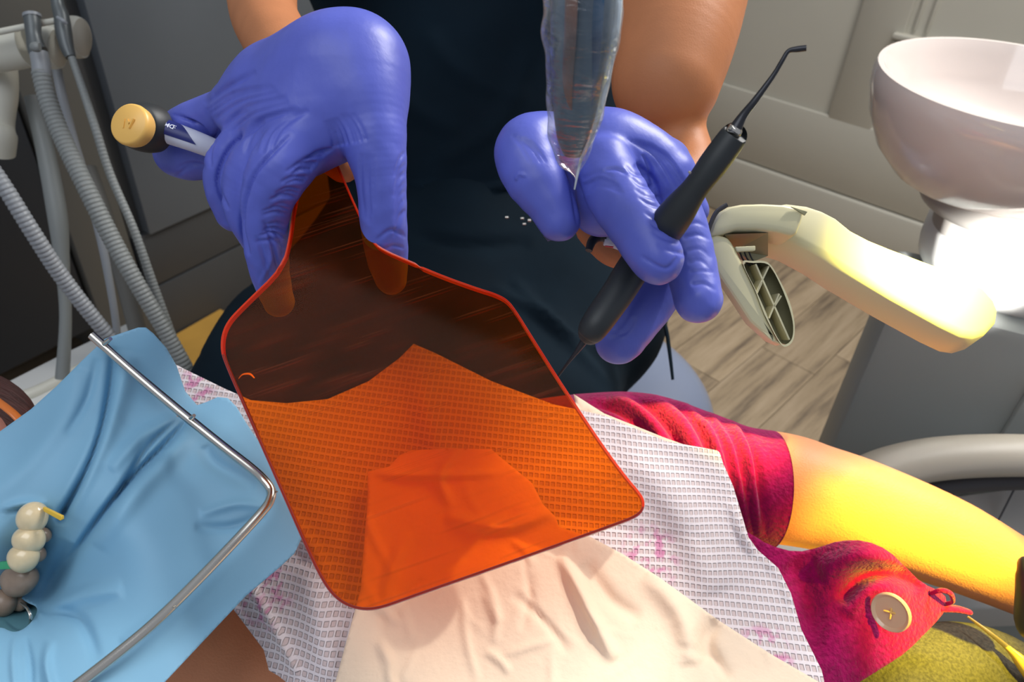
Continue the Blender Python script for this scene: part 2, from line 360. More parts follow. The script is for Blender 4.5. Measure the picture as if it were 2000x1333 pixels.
def sheet(name, outline, depth, material, parent=None, fl=(), pitch=9, thick=0.0004, smooth_it=1, holes=(), noise=None):
    O = chaikin(outline, smooth_it) if smooth_it else np.asarray(outline, float)
    def dens(O):
        out = []
        for i in range(len(O)):
            a, b = O[i], O[(i + 1) % len(O)]; k = max(1, int(np.hypot(*(b - a)) / pitch)); out += [a + (b - a) * j / k for j in range(k)]
        return np.array(out)
    O = dens(O); HO = [dens(chaikin(h, 2)) for h in holes]
    x0, y0 = O.min(0); x1, y1 = O.max(0)
    gx, gy = np.meshgrid(np.arange(x0, x1, pitch), np.arange(y0, y1, pitch * .87)); gx = gx + (np.arange(gx.shape[0])[:, None] % 2) * pitch / 2
    gx, gy = gx.ravel(), gy.ravel(); k = inside(gx, gy, O)
    for h in HO: k &= ~inside(gx, gy, h)
    for lp in [O] + HO:
        dd, _ = pdist(gx, gy, np.vstack([lp, lp[:1]])); k &= dd > pitch * .5
    pts = [Vector(p) for p in O]; edges = []; off = 0; loops = [O] + HO
    pts = []
    for lp in loops:
        n = len(lp); pts += [Vector(map(float, p)) for p in lp]; edges += [(off + i, off + (i + 1) % n) for i in range(n)]; off += n
    pts += [Vector((float(a), float(b))) for a, b in zip(gx[k], gy[k])]
    vv, ee, ff, _, _, _ = delaunay_2d_cdt(pts, edges, [], 0, 1e-4)
    P = np.array([list(v) for v in vv]); ff = [f for f in ff]
    cen = np.array([P[list(f)].mean(0) for f in ff]); kk = inside(cen[:, 0], cen[:, 1], O)
    for h in HO: kk &= ~inside(cen[:, 0], cen[:, 1], h)
    ff = [f for f, q in zip(ff, kk) if q]
    d = depth(P[:, 0], P[:, 1]) - folds(P[:, 0], P[:, 1], fl)
    if noise is not None: d = d - noise(P[:, 0], P[:, 1])
    C = np.stack([(P[:, 0] - CX) / F * d, -(P[:, 1] - CY) / F * d, -d], 1); C2 = C * (1 + thick / d)[:, None]
    n = len(P); ec = {}
    for f in ff:
        for i in range(3):
            e = (f[i], f[(i + 1) % 3]); ec[e] = 1
    F2 = list(ff) + [tuple(i + n for i in f[::-1]) for f in ff] + [(b, a, a + n, b + n) for (a, b) in ec if (b, a) not in ec]
    uv = np.concatenate([C[:, :2], C[:, :2]])
    o = mesh(name, toW(np.concatenate([C, C2])), F2, material, parent, uv=uv)
    return fixn(o)

# smooth-union bodies from tapered limbs
def body(name, groups, material, parent=None, voxel=0.0015, kb=0.004, creases=(), extra=None, cut=None, tone=None):
    """groups: [(k, [chain...])], chain = [(px,py,d,r_px)...] or dict(c=chain, s=depth squash)"""
    caps = []; cid = 0
    for gi, (k, chains) in enumerate(groups):
        for ch in chains:
            s = 1.0
            if isinstance(ch, dict): s = ch.get('s', 1.0); ch = ch['c']
            q = [(cs(*p[:3]), p[3] * p[2] / F) for p in ch]
            if len(q) == 1: q = q * 2
            if len(q) > 2:
                sp_ = spline([[*a, b] for a, b in q], 8); q = [(x[:3], max(x[3], 1e-4)) for x in sp_]
            cid += 1
            for a, b in zip(q[:-1], q[1:]): caps.append((gi, k, a[0], a[1], b[0], b[1], s, cid))
    lo = np.min([np.minimum(c[2] - c[3], c[4] - c[5]) for c in caps], 0) - 0.012; hi = np.max([np.maximum(c[2] + c[3], c[4] + c[5]) for c in caps], 0) + 0.012
    n = np.ceil((hi - lo) / voxel).astype(int) + 1; ax = [lo[i] + voxel * np.arange(n[i]) for i in range(3)]
    BIG = 0.1; G = np.full(n, BIG, np.float32)
    def smin(a, b, k):
        h = np.maximum(k - np.abs(a - b), 0) / k; return np.minimum(a, b) - h * h * k * .25
    for gi, (k, _) in enumerate(groups):
        D = np.full(n, BIG, np.float32)
        E = None; last = None
        for c in [c for c in caps if c[0] == gi] + [None]:
            if c is None or c[7] != last:
                if E is not None: D = smin(D, E, k)
                E = np.full(n, BIG, np.float32); last = c[7] if c is not None else None
            if c is None: break
            mg = max(k, kb) + 3 * voxel + 0.004; l2 = np.minimum(c[2] - c[3], c[4] - c[5]) - mg; h2 = np.maximum(c[2] + c[3], c[4] + c[5]) + mg
            i0 = np.clip(((l2 - lo) / voxel).astype(int), 0, n); i1 = np.clip(((h2 - lo) / voxel).astype(int) + 2, 0, n)
            sl = tuple(slice(a, b) for a, b in zip(i0, i1))
            X = ax[0][sl[0]][:, None, None]; Y = ax[1][sl[1]][None, :, None]; Z = ax[2][sl[2]][None, None, :] / c[6]
            a = c[2] * [1, 1, 1 / c[6]]; b = c[4] * [1, 1, 1 / c[6]]; ab = b - a; L = ab.dot(ab) + 1e-12
            t = np.clip(((X - a[0]) * ab[0] + (Y - a[1]) * ab[1] + (Z - a[2]) * ab[2]) / L, 0, 1)
            dd = np.sqrt((X - a[0] - t * ab[0]) ** 2 + (Y - a[1] - t * ab[1]) ** 2 + (Z - a[2] - t * ab[2]) ** 2) - (c[3] + (c[5] - c[3]) * t)
            E[sl] = np.minimum(E[sl], dd.astype(np.float32))
        G = smin(G, D, kb)
    g = vdb.FloatGrid(BIG); g.copyFromArray(G); g.transform = vdb.createLinearTransform(voxelSize=voxel)
    P, Q = g.convertToQuads(0.0)
    P = P + lo; Q = np.asarray(Q, int)
    # orientation
    a, b, c_, d_ = (P[Q[:, i]] for i in range(4)); vol = (np.cross(b - a, c_ - a) * a).sum() + (np.cross(c_ - a, d_ - a) * a).sum()
    if vol < 0: Q = Q[:, ::-1]
    a, b, c_, d_ = (P[Q[:, i]] for i in range(4)); fn = np.cross(c_ - a, d_ - b); N_ = np.zeros_like(P)
    for i in range(4): np.add.at(N_, Q[:, i], fn)
    N_ /= np.linalg.norm(N_, axis=1)[:, None] + 1e-12
    px = CX - P[:, 0] / P[:, 2] * F; py = CY + P[:, 1] / P[:, 2] * F
    h = np.zeros(len(P))
    if creases: h += folds(px, py, creases) * np.clip(N_[:, 2] * 2.0, 0, 1)
    if extra is not None: h += extra(P, N_, px, py)
    P = P + N_ * h[:, None]
    if cut is not None:
        c0, cn = cut; cn = cn / np.linalg.norm(cn); e_ = (P - c0) @ cn; mk_ = e_ > 0; P[mk_] -= e_[mk_, None] * cn
    return mesh(name, toW(P), Q, material, parent)

def text(name, s, size, mw, material, parent, ext=0.0002):
    c = bpy.data.curves.new(name, 'FONT'); c.body = s; c.size = size; c.extrude = ext; c.align_x = 'CENTER'; c.align_y = 'CENTER'; c.offset = size * 0.015
    t = bpy.data.objects.new(name, c); COL.objects.link(t); dg = bpy.context.evaluated_depsgraph_get(); dg.update()
    me = bpy.data.meshes.new_from_object(t.evaluated_get(dg)); bpy.data.objects.remove(t)
    V = np.array([list(mw @ v.co) for v in me.vertices]); Fc = [tuple(p.vertices) for p in me.polygons]
    return mesh(name, V, Fc, material, parent, smooth=False)
def frame(o, x, n):
    x = Vector(x).normalized(); n = Vector(n); n = (n - n.dot(x) * x).normalized(); y = n.cross(x)
    return Matrix([[x[i], y[i], n[i], o[i]] for i in range(3)] + [[0, 0, 0, 1]])

# ================================================================== SETTING
# floor: planks running away to the right
fdir = onz(1640, 640) - onz(1400, 860); fdir[2] = 0; fdir /= np.linalg.norm(fdir); fper = np.array([-fdir[1], fdir[0], 0])
fl0 = np.array([0.3, 1.2, 0])
slab = box('floor', fl0 - fdir * 2.6 - fper * 2.8 + [0, 0, -0.05], fdir * 5.6, fper * 5.0, [0, 0, 0.044], M['unit']); tag(slab, kind='structure')
pw, pl = 0.145, 1.1
pm = None; rnd = random.Random(2)
for i in range(-19, 16):
    off = rnd.random() * pl
    for j in range(-3, 3):
        o = fl0 + fper * (i * pw) + fdir * (j * pl + off)
        if o[1] < -0.7 or np.hypot(o[0], o[1] - 1.2) > 2.7: continue
        if pm is None:
            V = [(x, y, z) for z in (-0.006, 0.0) for y in (0.0008, pw - 0.0008) for x in (0.0008, pl - 0.0008)]
            pm = bpy.data.meshes.new('floor_plank'); pm.from_pydata(V, [], [(0, 2, 3, 1), (4, 5, 7, 6), (0, 1, 5, 4), (2, 6, 7, 3), (0, 4, 6, 2), (1, 3, 7, 5)]); pm.materials.append(M['plank'])
        p = bpy.data.objects.new('floor_plank', pm); COL.objects.link(p); p.parent = slab
        p.rotation_euler = (0, 0, math.atan2(fdir[1], fdir[0])); p.location = Vector(o) - slab.location

# wall planes
class Plane:
    def __init__(s, a, b):
        s.o = np.array([a[0], a[1], 0.0]); e = np.array([b[0] - a[0], b[1] - a[1], 0]); s.e = e / np.linalg.norm(e)
        s.n = np.cross(s.e, [0, 0, 1.0])
        if s.n.dot(CAM - s.o) < 0: s.n = -s.n
    def hit(s, px, py, off=0.0):
        r = ray(px, py); t = ((s.o + s.n * off - CAM).dot(s.n)) / r.dot(s.n); p = CAM + r * t; return (p - s.o).dot(s.e), p[2]
    def box(s, name, s0, s1, z0, z1, d0, d1, material, parent=None, bev=0.0):
        return box(name, s.o + s.e * s0 + np.array([0, 0, z0]) + s.n * d0, s.e * (s1 - s0), [0, 0, z1 - z0], s.n * (d1 - d0), material, parent, bev)
RW = Plane(onz(1392, 402), onz(1800, 560))      # painted panelling, right
LW = Plane(onz(335, 665), onz(430, 612))
def meet(P1, o1, P2, o2):
    A_ = np.array([[P1.e[0], -P2.e[0]], [P1.e[1], -P2.e[1]]]); d_ = (P2.o + P2.n * o2) - (P1.o + P1.n * o1); t = np.linalg.solve(A_, d_[:2]); return t
RS, _ = meet(RW, 0.0, LW, 0.012); _, LE = meet(RW, 0.03, LW, 0.0)
if RW.hit(1392, 402)[0] < RS: print('corner in view')
wr = RW.box('wall_right', RS, 2.6, 0, 2.6, -0.08, 0, M['door']); tag(wr, kind='structure')
bsx, bz = RW.hit(1437, 302); _, bz2 = RW.hit(1758, 422)
bb = RW.box('baseboard_right', RS + 0.02, 2.6, 0.0, (bz + bz2) / 2, 0, 0.022, M['door'], bev=0.010); tag(bb, kind='structure')
ps, pz = RW.hit(1620, 223)
RW.box('panel_rail', RS + 0.02, 2.6, bz - 0.004, pz - 0.0, 0, 0.012, M['door'], wr, 0.006)
p2s, p2z = RW.hit(1704, 252)
RW.box('panel_stile', ps, p2s, pz - 0.01, 2.4, 0, 0.012, M['door'], wr, 0.006)
ms, mz = RW.hit(1752, 60); me_, mz2 = RW.hit(1885, 82)
for k in range(3):
    RW.box('moulding', ms + 0.004 * k, ms + 0.5, mz - 0.018 * k - 0.014, mz - 0.018 * k, 0, 0.030 - 0.006 * k, M['door'], wr, 0.003)
RW.box('panel_rail', ms - 0.0, ms + 0.9, mz + 0.20, mz + 0.24, 0, 0.014, M['door'], wr, 0.003)
for k in range(2):
    s_, _ = RW.hit(1800 + 26 * k, 10); RW.box('reed', s_, s_ + 0.008, mz + 0.01, mz + 0.20, 0, 0.006, M['door'], wr, 0.002)

# slate cabinets, left
wl = LW.box('wall_left', -1.6, LE + 0.02, 0, 2.6, -0.62, -0.56, M['door']); tag(wl, kind='structure')
LE = LE - 0.03; ds, dz = LW.hit(287, 456); pls, plz = LW.hit(390, 521)
cabn = thing('base_cabinet', 'slate grey floor cabinet with flat door behind the left arm', 'cabinet', LW.o + LW.e * (ds + .4) + LW.n * -0.3)
LW.box('carcass', ds - 0.03, LE, 0, 1.7, -0.5, -0.02, M['cab_m'], cabn)
LW.box('plinth', ds - 0.03, LE, 0.0, plz, -0.02, 0.0, M['cab_m'], cabn, 0.002)
LW.box('lower_panel', ds - 0.03, LE, plz + 0.004, dz - 0.004, -0.02, -0.003, M['cab_m'], cabn, 0.002)
LW.box('door', ds, ds + 0.62, dz, 1.7, -0.018, 0.012, M['cab'], cabn, 0.002)
LW.box('door', ds + 0.625, min(ds + 1.2, LE), dz, 1.7, -0.018, 0.012, M['cab'], cabn, 0.002)
c2 = thing('tall_cabinet', 'dark charcoal tall cabinet behind the hanging hoses at left', 'cabinet', LW.o + LW.e * (ds - .6) + LW.n * -0.3)
LW.box('end_panel', ds - 0.15, ds - 0.035, 0.0, 1.7, -0.5, -0.012, M['cab_b'], c2, 0.003)
tz = LW.hit(60, 62)[1]
LW.box('front_panel', ds - 0.95, ds - 0.16, 0.12, tz, -0.5, -0.02, M['cab_d'], c2, 0.003)
LW.box('top_panel', ds - 0.95, ds - 0.16, tz + 0.008, 1.7, -0.5, -0.012, mat('upper_panel', (124, 130, 132), 0.5), c2, 0.003)
a, b = onz(335, 668), onz(432, 612); ob = prism('warm_floor_patch', [a + [0, 0, .001], b + [0, 0, .001], b + LW.n * .28 + [0, 0, .001], a - LW.e * .1 + LW.n * .28 + [0, 0, .001]], [0, 0, 0.012], M['ochre'])  # slab added over the planks; its ochre carries warm light on the floor
tag(ob, 'ochre floor patch below the slate cabinet, warm light put into its colour', 'floor patch')

# ================================================================== SPITTOON UNIT
bc = W(1985, 162, 0.75); top = bc[2]; c1 = W(1982, 338, 0.80); cz = c1[2]; c2_ = W(1968, 405, 0.82)
zc = 0.735
unit = thing('dental_unit', 'grey dental unit column with seam under the white spittoon bowl', 'dental unit', [c1[0], c1[1], 0])
e0 = onz(1742, 588, zc); ut = np.array([e0[0], e0[1], 0]); dirx = np.array([0.93, -0.36, 0]); diry = np.array([0.36, 0.93, 0])
box('column', ut, dirx * 0.60, diry * 0.13, [0, 0, zc], M['unit'], unit, 0.012)
box('cover_panel', ut + dirx * 0.16 - diry * 0.012 + [0, 0, 0.05], dirx * 0.42, diry * 0.012, [0, 0, zc - 0.085], M['unit'], unit, 0.004)
cc = np.array([c1[0], c1[1], 0]); dm = onz(1985, 492, zc + .03); dm[2] = 0
lathe('base_dome', [(0.0, zc - .001), (0.090, zc - .001), (0.098, zc + 0.010), (0.101, zc + 0.025), (0.101, zc + 0.05), (0.095, zc + 0.066), (0.075, zc + 0.073), (0.0, zc + 0.074)], dm, M['white'], unit)
sp = thing('spittoon_bowl', 'white porcelain spittoon bowl on round grey collar, top right', 'bowl', [c1[0], c1[1], zc + 0.07])
prof = [(0.0, top - 0.112), (0.06, top - 0.110), (0.082, top - 0.098), (0.104, top - 0.075), (0.120, top - 0.045), (0.1275, top - 0.018), (0.1285, top - 0.004), (0.126, top + 0.003), (0.121, top + 0.003), (0.113, top - 0.008), (0.104, top - 0.03), (0.085, top - 0.052), (0.045, top - 0.066), (0.0, top - 0.070)]
lathe('basin', prof, [bc[0], bc[1], 0], M['bowl'], sp, 72)
lathe('collar', [(0, cz - 0.012), (0.078, cz - 0.012), (0.0815, cz - 0.006), (0.079, cz + 0.02), (0, cz + 0.02)], cc, M['unit_l'], sp)
lathe('lower_collar', [(0, zc + 0.0745), (0.055, zc + 0.0745), (0.058, cz - 0.046), (0.078, cz - 0.038), (0.0855, cz - 0.026), (0.084, cz - 0.014), (0.079, cz - 0.0125), (0, cz - 0.0125)], cc, M['unit_l'], sp)

# dental chair under the patient, with arm rest
chair = thing('dental_chair', 'pale grey dental chair with curved armrest under the lying patient', 'chair', [0.15, 0.25, 0])
tubepx('armrest', [(1600, 1010, .74, 40), (1690, 935, .76, 44), (1780, 905, .78, 47), (1880, 892, .79, 48), (2010, 890, .79, 48), (2120, 900, .79, 46)], M['armrest'], chair, squash=0.7, upv=[0, 0, 1.0])
tubepx('armrest_underside', [(1700, 985, .80, 20), (1800, 955, .81, 22), (1900, 940, .82, 22), (2010, 936, .82, 22), (2120, 940, .82, 20)], M['dark_rubber'], chair)
q = [W(1560, 1010, .90), W(2150, 930, .90), W(2200, 1180, .86), W(1560, 1200, .84)]
prism('side_cover', [q[0], q[1], q[2], q[3]], [0, 0, -0.04], M['unit_l'], chair, 0.004)
prism('cover_seam', [W(1986, 945, .88), W(1989, 945, .88), W(1955, 1012, .88), W(1952, 1012, .88)], [0, 0, -0.01], M['dark_rubber'], chair)
prism('backrest', [W(300, 1300, .64), W(700, 900, .76), W(1440, 1000, .76), W(1640, 1080, .72), W(1600, 1330, .66), W(1000, 1600, .60)], [0, 0, -0.07], M['unit_l'], chair, 0.02)
box('pedestal', [0.0, 0.15, 0], [0.3, 0, 0], [0, 0.3, 0], [0, 0, 0.70], M['unit'], chair, 0.03)

# ================================================================== STOOL
sc_ = W(1108, 800, 1.07); st = thing('operator_stool', 'shiny grey vinyl operator stool under the seated clinician', 'stool', [sc_[0], sc_[1], 0])
pf = [(0, sc_[2] - 0.06)] + [(0.198 * (math.cos(t)) ** 0.5 if math.cos(t) > 0 else 0, sc_[2] + 0.065 * math.sin(t)) for t in np.linspace(-1.45, 1.5, 16)] + [(0, sc_[2] + 0.066)]
lathe('seat', pf, [sc_[0], sc_[1], 0], M['stool'], st, 64)
lathe('piping', [(0.190, sc_[2] - 0.022), (0.201, sc_[2] - 0.020), (0.203, sc_[2] - 0.014), (0.200, sc_[2] - 0.008), (0.190, sc_[2] - 0.006)], [sc_[0], sc_[1], 0], M['stool'], st, 64)
lathe('column', [(0, 0.06), (0.028, 0.06), (0.028, sc_[2] - 0.05), (0, sc_[2] - 0.05)], [sc_[0], sc_[1], 0], M['steel'], st)
lathe('base', [(0, 0.0), (0.22, 0.0), (0.22, 0.02), (0.05, 0.06), (0, 0.06)], [sc_[0], sc_[1], 0], M['dark_rubber'], st)

# ================================================================== CLINICIAN
cl = thing('person', 'seated clinician in dark navy scrubs and blue gloves, head out of frame', 'person', [sc_[0] - 0.12, sc_[1] + 0.05, 0])
body('body', [(0.03, [[(515, -160, .60, 78), (512, 0, .55, 66), (535, 70, .49, 64), (585, 150, .45, 62), (640, 230, .44, 50)]]),
              (0.03, [[(1400, -260, .62, 145), (1345, -90, .52, 135), (1318, 60, .49, 122), (1300, 160, .475, 105)], ]),
              (0.01, [[(1290, 210, .49, 68), (1335, 300, .475, 56), (1345, 340, .46, 50), (1300, 370, .45, 50), (1240, 420, .44, 45)]]),
              (0.01, [[(1158, 448, .44, 34), (1205, 482, .435, 42), (1260, 480, .43, 42)]]),
              (0.01, [[(640, 300, .47, 35), (670, 322, .47, 35)]]),
              ], M['skin'], cl, voxel=0.002, kb=0.006)
def cloth_noise(s1, a1):
    ph = rng.random((6, 4)) * 6.28; kk = rng.normal(size=(6, 3)) * s1
    def f(P, N_, px, py): return a1 * sum(np.sin(P @ kk[i] + ph[i, 0]) for i in range(6)) / 3
    return f
body('scrub_top', [(0.10, [{'c': [(900, -420, .98, 420), (905, -150, .95, 330), (925, 60, .95, 300), (935, 250, .98, 300), (930, 370, 1.03, 285)], 's': .62}]),
                   (0.05, [[(640, -380, .80, 120), (560, -230, .72, 100)], [(1290, -380, .85, 130), (1380, -250, .72, 150)]])],
     M['scrub'], cl, voxel=0.006, kb=0.03, extra=cloth_noise(26, 0.004),
     creases=[([(700, 60), (800, 200), (900, 260)], 20, 0.006), ([(1040, 80), (980, 230), (860, 320)], 18, 0.006), ([(830, 60), (900, 140), (1040, 200)], 20, 0.005), ([(800, 365), (940, 372), (1010, 352)], 7, 0.010)])
body('trousers', [(0.10, [{'c': [(930, 400, 1.06, 260), (930, 470, 1.02, 255)], 's': .7}, [(850, 500, 1.0, 170), (660, 640, .90, 175), (545, 790, .80, 165)],
                          [(1010, 520, 1.02, 190), (1135, 600, .95, 160), (1110, 700, .90, 125), (1090, 800, .84, 110)], [(900, 640, .98, 190), (860, 800, .86, 190)]])],
     M['trouser'], cl, voxel=0.006, kb=0.03, extra=cloth_noise(24, 0.004),
     creases=[([(800, 455), (900, 480), (1040, 470)], 14, -0.008), ([(960, 560), (1060, 620), (1180, 750)], 10, 0.008), ([(1000, 540), (1110, 660), (1230, 700)], 9, 0.007), ([(400, 700), (470, 600), (520, 560)], 14, 0.005)])
tubepx('drawstring', [(1240, 560, .80, 9), (1285, 612, .80, 11), (1300, 640, .80, 10), (1308, 690, .80, 9), (1314, 742, .80, 7)], M['trouser'], cl, squash=.4)
tubepx('drawstring', [(1268, 640, .79, 8), (1290, 608, .79, 9), (1303, 628, .79, 8)], M['teal'], cl, squash=.4)

# ---- gloves
gr = random.Random(7)
def pleats(n_, f, wd, am, mode='end'):
    out = []
    for i in range(n_):
        t = (i + gr.uniform(-.25, .25)) / max(1, n_ - 1); out.append((f(t, gr.uniform(.7, 1.25)), wd * gr.uniform(.8, 1.2), -am * gr.uniform(.6, 1.2), mode))
    return out
def edge_pleat(t, L):      # from the inner edge of the bent index finger towards its back
    e = np.array([[645, 292], [612, 325], [585, 370], [566, 420], [560, 480]]); e = spline(e, 6); p = e[int(np.clip(t, 0, 1) * (len(e) - 1))]
    a_ = math.radians(190 - 28 * t); d1 = np.array([math.cos(a_), -math.sin(a_)]); d2 = np.array([math.cos(a_ + .45), -math.sin(a_ + .45)])
    return [tuple(p), tuple(p + d1 * 26 * L), tuple(p + d1 * 26 * L + d2 * 26 * L)]
fine = lambda P, N_, px, py: 0.00009 * (np.sin(P @ np.array([420, 260, 90.]) + 2.5 * np.sin(P @ np.array([60, 130, 40.]))) + np.sin(P @ np.array([-150, 520, 60.]) + 2 * np.sin(P @ np.array([110, -70, 30.])))) * np.clip((py - 150) / 200, 0.0, 1)
gl_l = body('glove', [
    (0.016, [[(560, 150, .415, 68), (640, 135, .40, 88), (690, 135, .40, 96)], [(690, 135, .40, 96), (700, 200, .395, 92)], [(560, 170, .41, 72), (600, 235, .40, 74), (590, 280, .40, 64)], [(510, 190, .42, 58), (500, 250, .42, 62), (570, 240, .40, 74)], [(640, 150, .40, 90), (640, 220, .40, 76)], [(455, 205, .43, 44), (520, 180, .42, 60)]]),
    (0.010, [[(640, 230, .395, 50), (588, 275, .390, 64), (545, 335, .385, 60), (520, 400, .390, 49), (520, 480, .402, 43), (530, 545, .415, 36), (545, 590, .42, 30)]]),
    (0.008, [[(560, 250, .40, 52), (500, 320, .398, 52), (480, 390, .405, 45), (495, 450, .415, 36), (520, 490, .43, 30)]]),
    (0.008, [[(510, 250, .415, 50), (455, 310, .415, 48), (438, 365, .42, 38), (455, 420, .43, 32)]]),
    (0.008, [[(480, 200, .43, 42), (420, 222, .44, 40), (370, 238, .445, 36), (340, 252, .455, 32)], [(450, 250, .455, 46), (395, 300, .458, 48), (350, 305, .460, 42), (335, 292, .465, 36)]]),
    (0.014, [[(712, 170, .395, 82), (728, 260, .39, 66), (744, 350, .390, 50), (749, 430, .395, 46), (756, 500, .405, 41), (764, 545, .41, 31)]]),
], M['glove'], cl, voxel=0.00085, kb=0.004, extra=fine, creases=pleats(19, edge_pleat, 3.1, 0.0019)
    + pleats(8, lambda t, L: [(652 + 62 * t, 286 - 14 * t), (648 + 58 * t, 262 - 12 * t), (636 + 52 * t, 236 - 18 * t * L)], 3.2, 0.0011)
    + pleats(6, lambda t, L: [(706 + 26 * t, 300), (704 + 26 * t, 360), (712 + 22 * t, 430 * L ** .2)], 3.0, 0.0009, 'both')
    + pleats(7, lambda t, L: [(796, 300 + 110 * t), (782, 312 + 112 * t), (770, 350 + 115 * t)], 3.4, 0.0010)
    + pleats(7, lambda t, L: [(400 + 60 * t, 215 + 60 * t), (455 + 50 * t, 180 + 52 * t), (530 + 50 * t * L, 165 + 46 * t)], 4.0, 0.0012, 'both')
    + pleats(5, lambda t, L: [(330 + 30 * t, 222 + 10 * t), (365 + 30 * t, 232 + 16 * t), (392 + 26 * t, 262 + 20 * t)], 2.6, 0.0009, 'both')
    + pleats(4, lambda t, L: [(480 + 50 * t, 300), (500 + 50 * t, 250), (560 + 45 * t, 215)], 4.5, 0.0016, 'both') + [
    ([(486, 500), (472, 430), (496, 340), (570, 262)], 4, -0.0026), ([(446, 410), (424, 355), (448, 290), (512, 236)], 4, -0.0024), ([(412, 330), (410, 290), (440, 240), (480, 215)], 4, -0.0018), ([(505, 560), (530, 505), (520, 455)], 4, 0.0012), ([(548, 540), (532, 480), (515, 430)], 4, -0.0016), ([(530, 560), (515, 500), (500, 460)], 4, -0.0012), ([(555, 500), (548, 470), (530, 450)], 3, -0.001),
    ([(795, 465), (765, 450), (735, 470)], 4, -0.001), ([(790, 485), (768, 480), (750, 490)], 3, -0.0008), ([(400, 205), (440, 172), (500, 140)], 6, -0.0018), ([(340, 350), (370, 325), (400, 322)], 4, -0.0012), ([(345, 330), (375, 318), (400, 330)], 4, -0.001)])
gl_r = body('glove', [
    (0.012, [[(1165, 285, .385, 58), (1240, 296, .385, 62), (1300, 345, .385, 58)], [(1300, 320, .40, 48), (1350, 410, .40, 34)], [(1180, 300, .385, 66), (1200, 390, .385, 64)], [(1110, 268, .39, 48), (1180, 290, .385, 60)], [(1150, 340, .39, 40), (1165, 410, .39, 44)]]),
    (0.010, [[(1120, 275, .39, 48), (1060, 275, .385, 56), (1030, 295, .38, 64), (1040, 340, .375, 60), (1072, 390, .372, 50), (1092, 430, .37, 42)]]),
    (0.008, [[(1180, 320, .37, 56), (1205, 380, .360, 60), (1245, 440, .350, 58), (1278, 496, .345, 54), (1286, 508, .345, 49)]]),
    (0.008, [[(1290, 350, .39, 52), (1332, 440, .385, 48), (1350, 520, .380, 49), (1364, 585, .374, 47)]]),
    (0.008, [[(1320, 520, .41, 48), (1268, 590, .408, 50), (1218, 655, .404, 48), (1206, 668, .404, 44)]]),
], M['glove'], cl, voxel=0.00085, kb=0.003, extra=fine, creases=
    pleats(5, lambda t, L: [(1225 + 40 * t, 270 + 10 * t), (1270 + 40 * t, 305 + 8 * t), (1310 + 40 * t, 370 + 10 * t)], 3.5, 0.0012, 'both')
    + pleats(8, lambda t, L: [(1262 + 72 * t, 345 + 150 * t), (1240 + 66 * t, 340 + 148 * t), (1222 + 62 * t, 325 + 152 * t)], 3.6, 0.0011)
    + pleats(6, lambda t, L: [(1335 + 20 * t, 440 + 120 * t), (1362 + 14 * t, 434 + 126 * t), (1385 + 14 * t, 446 + 120 * t * L)], 3.4, 0.0006, 'end')
    + pleats(4, lambda t, L: [(1200 + 20 * t, 350 + 30 * t), (1172, 338 + 26 * t), (1140, 350 + 28 * t)], 4, 0.0012, 'start')
    + pleats(4, lambda t, L: [(1000 + 30 * t, 262 + 10 * t), (1020 + 30 * t, 285 + 10 * t), (1040 + 26 * t, 320)], 4, 0.0008, 'both')
    + [([(1008, 350), (1013, 341), (1024, 343)], 2.4, 0.0010, 'no'), ([(1240, 320), (1275, 350), (1290, 400)], 5, -0.0025), ([(1255, 300), (1270, 330), (1275, 380)], 4, -0.002), ([(1250, 500), (1300, 525), (1325, 500)], 4, -0.001), ([(1240, 620), (1220, 650), (1180, 655)], 5, -0.0007), ([(1110, 330), (1120, 380), (1128, 440)], 4, -0.0012), ([(1225, 340), (1205, 330), (1180, 332)], 3.5, -0.001)])
gl_l['label'] = 'blue glove gripping the orange shield'; gl_r['label'] = 'blue glove holding the curing light and instruments'

# ================================================================== PATIENT
bibc = [(355, 730, .50), (480, 790, .49), (620, 780, .485), (810, 670, .51), (1060, 770, .50), (1180, 820, .50), (1400, 880, .50), (1500, 1060, .475), (1610, 1333, .42), (1200, 1000, .46), (1100, 1333, .40),
        (900, 950, .455), (700, 900, .46), (480, 1150, .425), (540, 1320, .40), (700, 1333, .39), (750, 1100, .43), (450, 950, .46), (1300, 1150, .445), (800, 1450, .375)]
bibd = tps(bibc)
M['bib'] = bib_mat()
pt = thing('person', 'patient lying back, face under blue dam, arm across in magenta cardigan', 'person', [0.1, 0.3, 0.62])
body('body', [(0.03, [[(1300, 930, .64, 100), (1500, 950, .60, 108), (1600, 972, .59, 102), (1700, 1003, .585, 98), (1850, 1060, .575, 88), (2000, 1132, .57, 72), (2150, 1200, .57, 66)]]),
              (0.05, [{'c': [(1300, 1000, .66, 90), (1050, 1130, .64, 250), (820, 1200, .60, 300), (900, 1400, .55, 360), (1300, 1350, .58, 280)], 's': .5}]),
              (0.04, [[(640, 1350, .50, 190), (420, 1290, .475, 110), (240, 1260, .47, 120), (40, 1220, .51, 150), (-110, 1080, .54, 230)]])],
     M['skin_pat'], pt, voxel=0.003, kb=0.03)
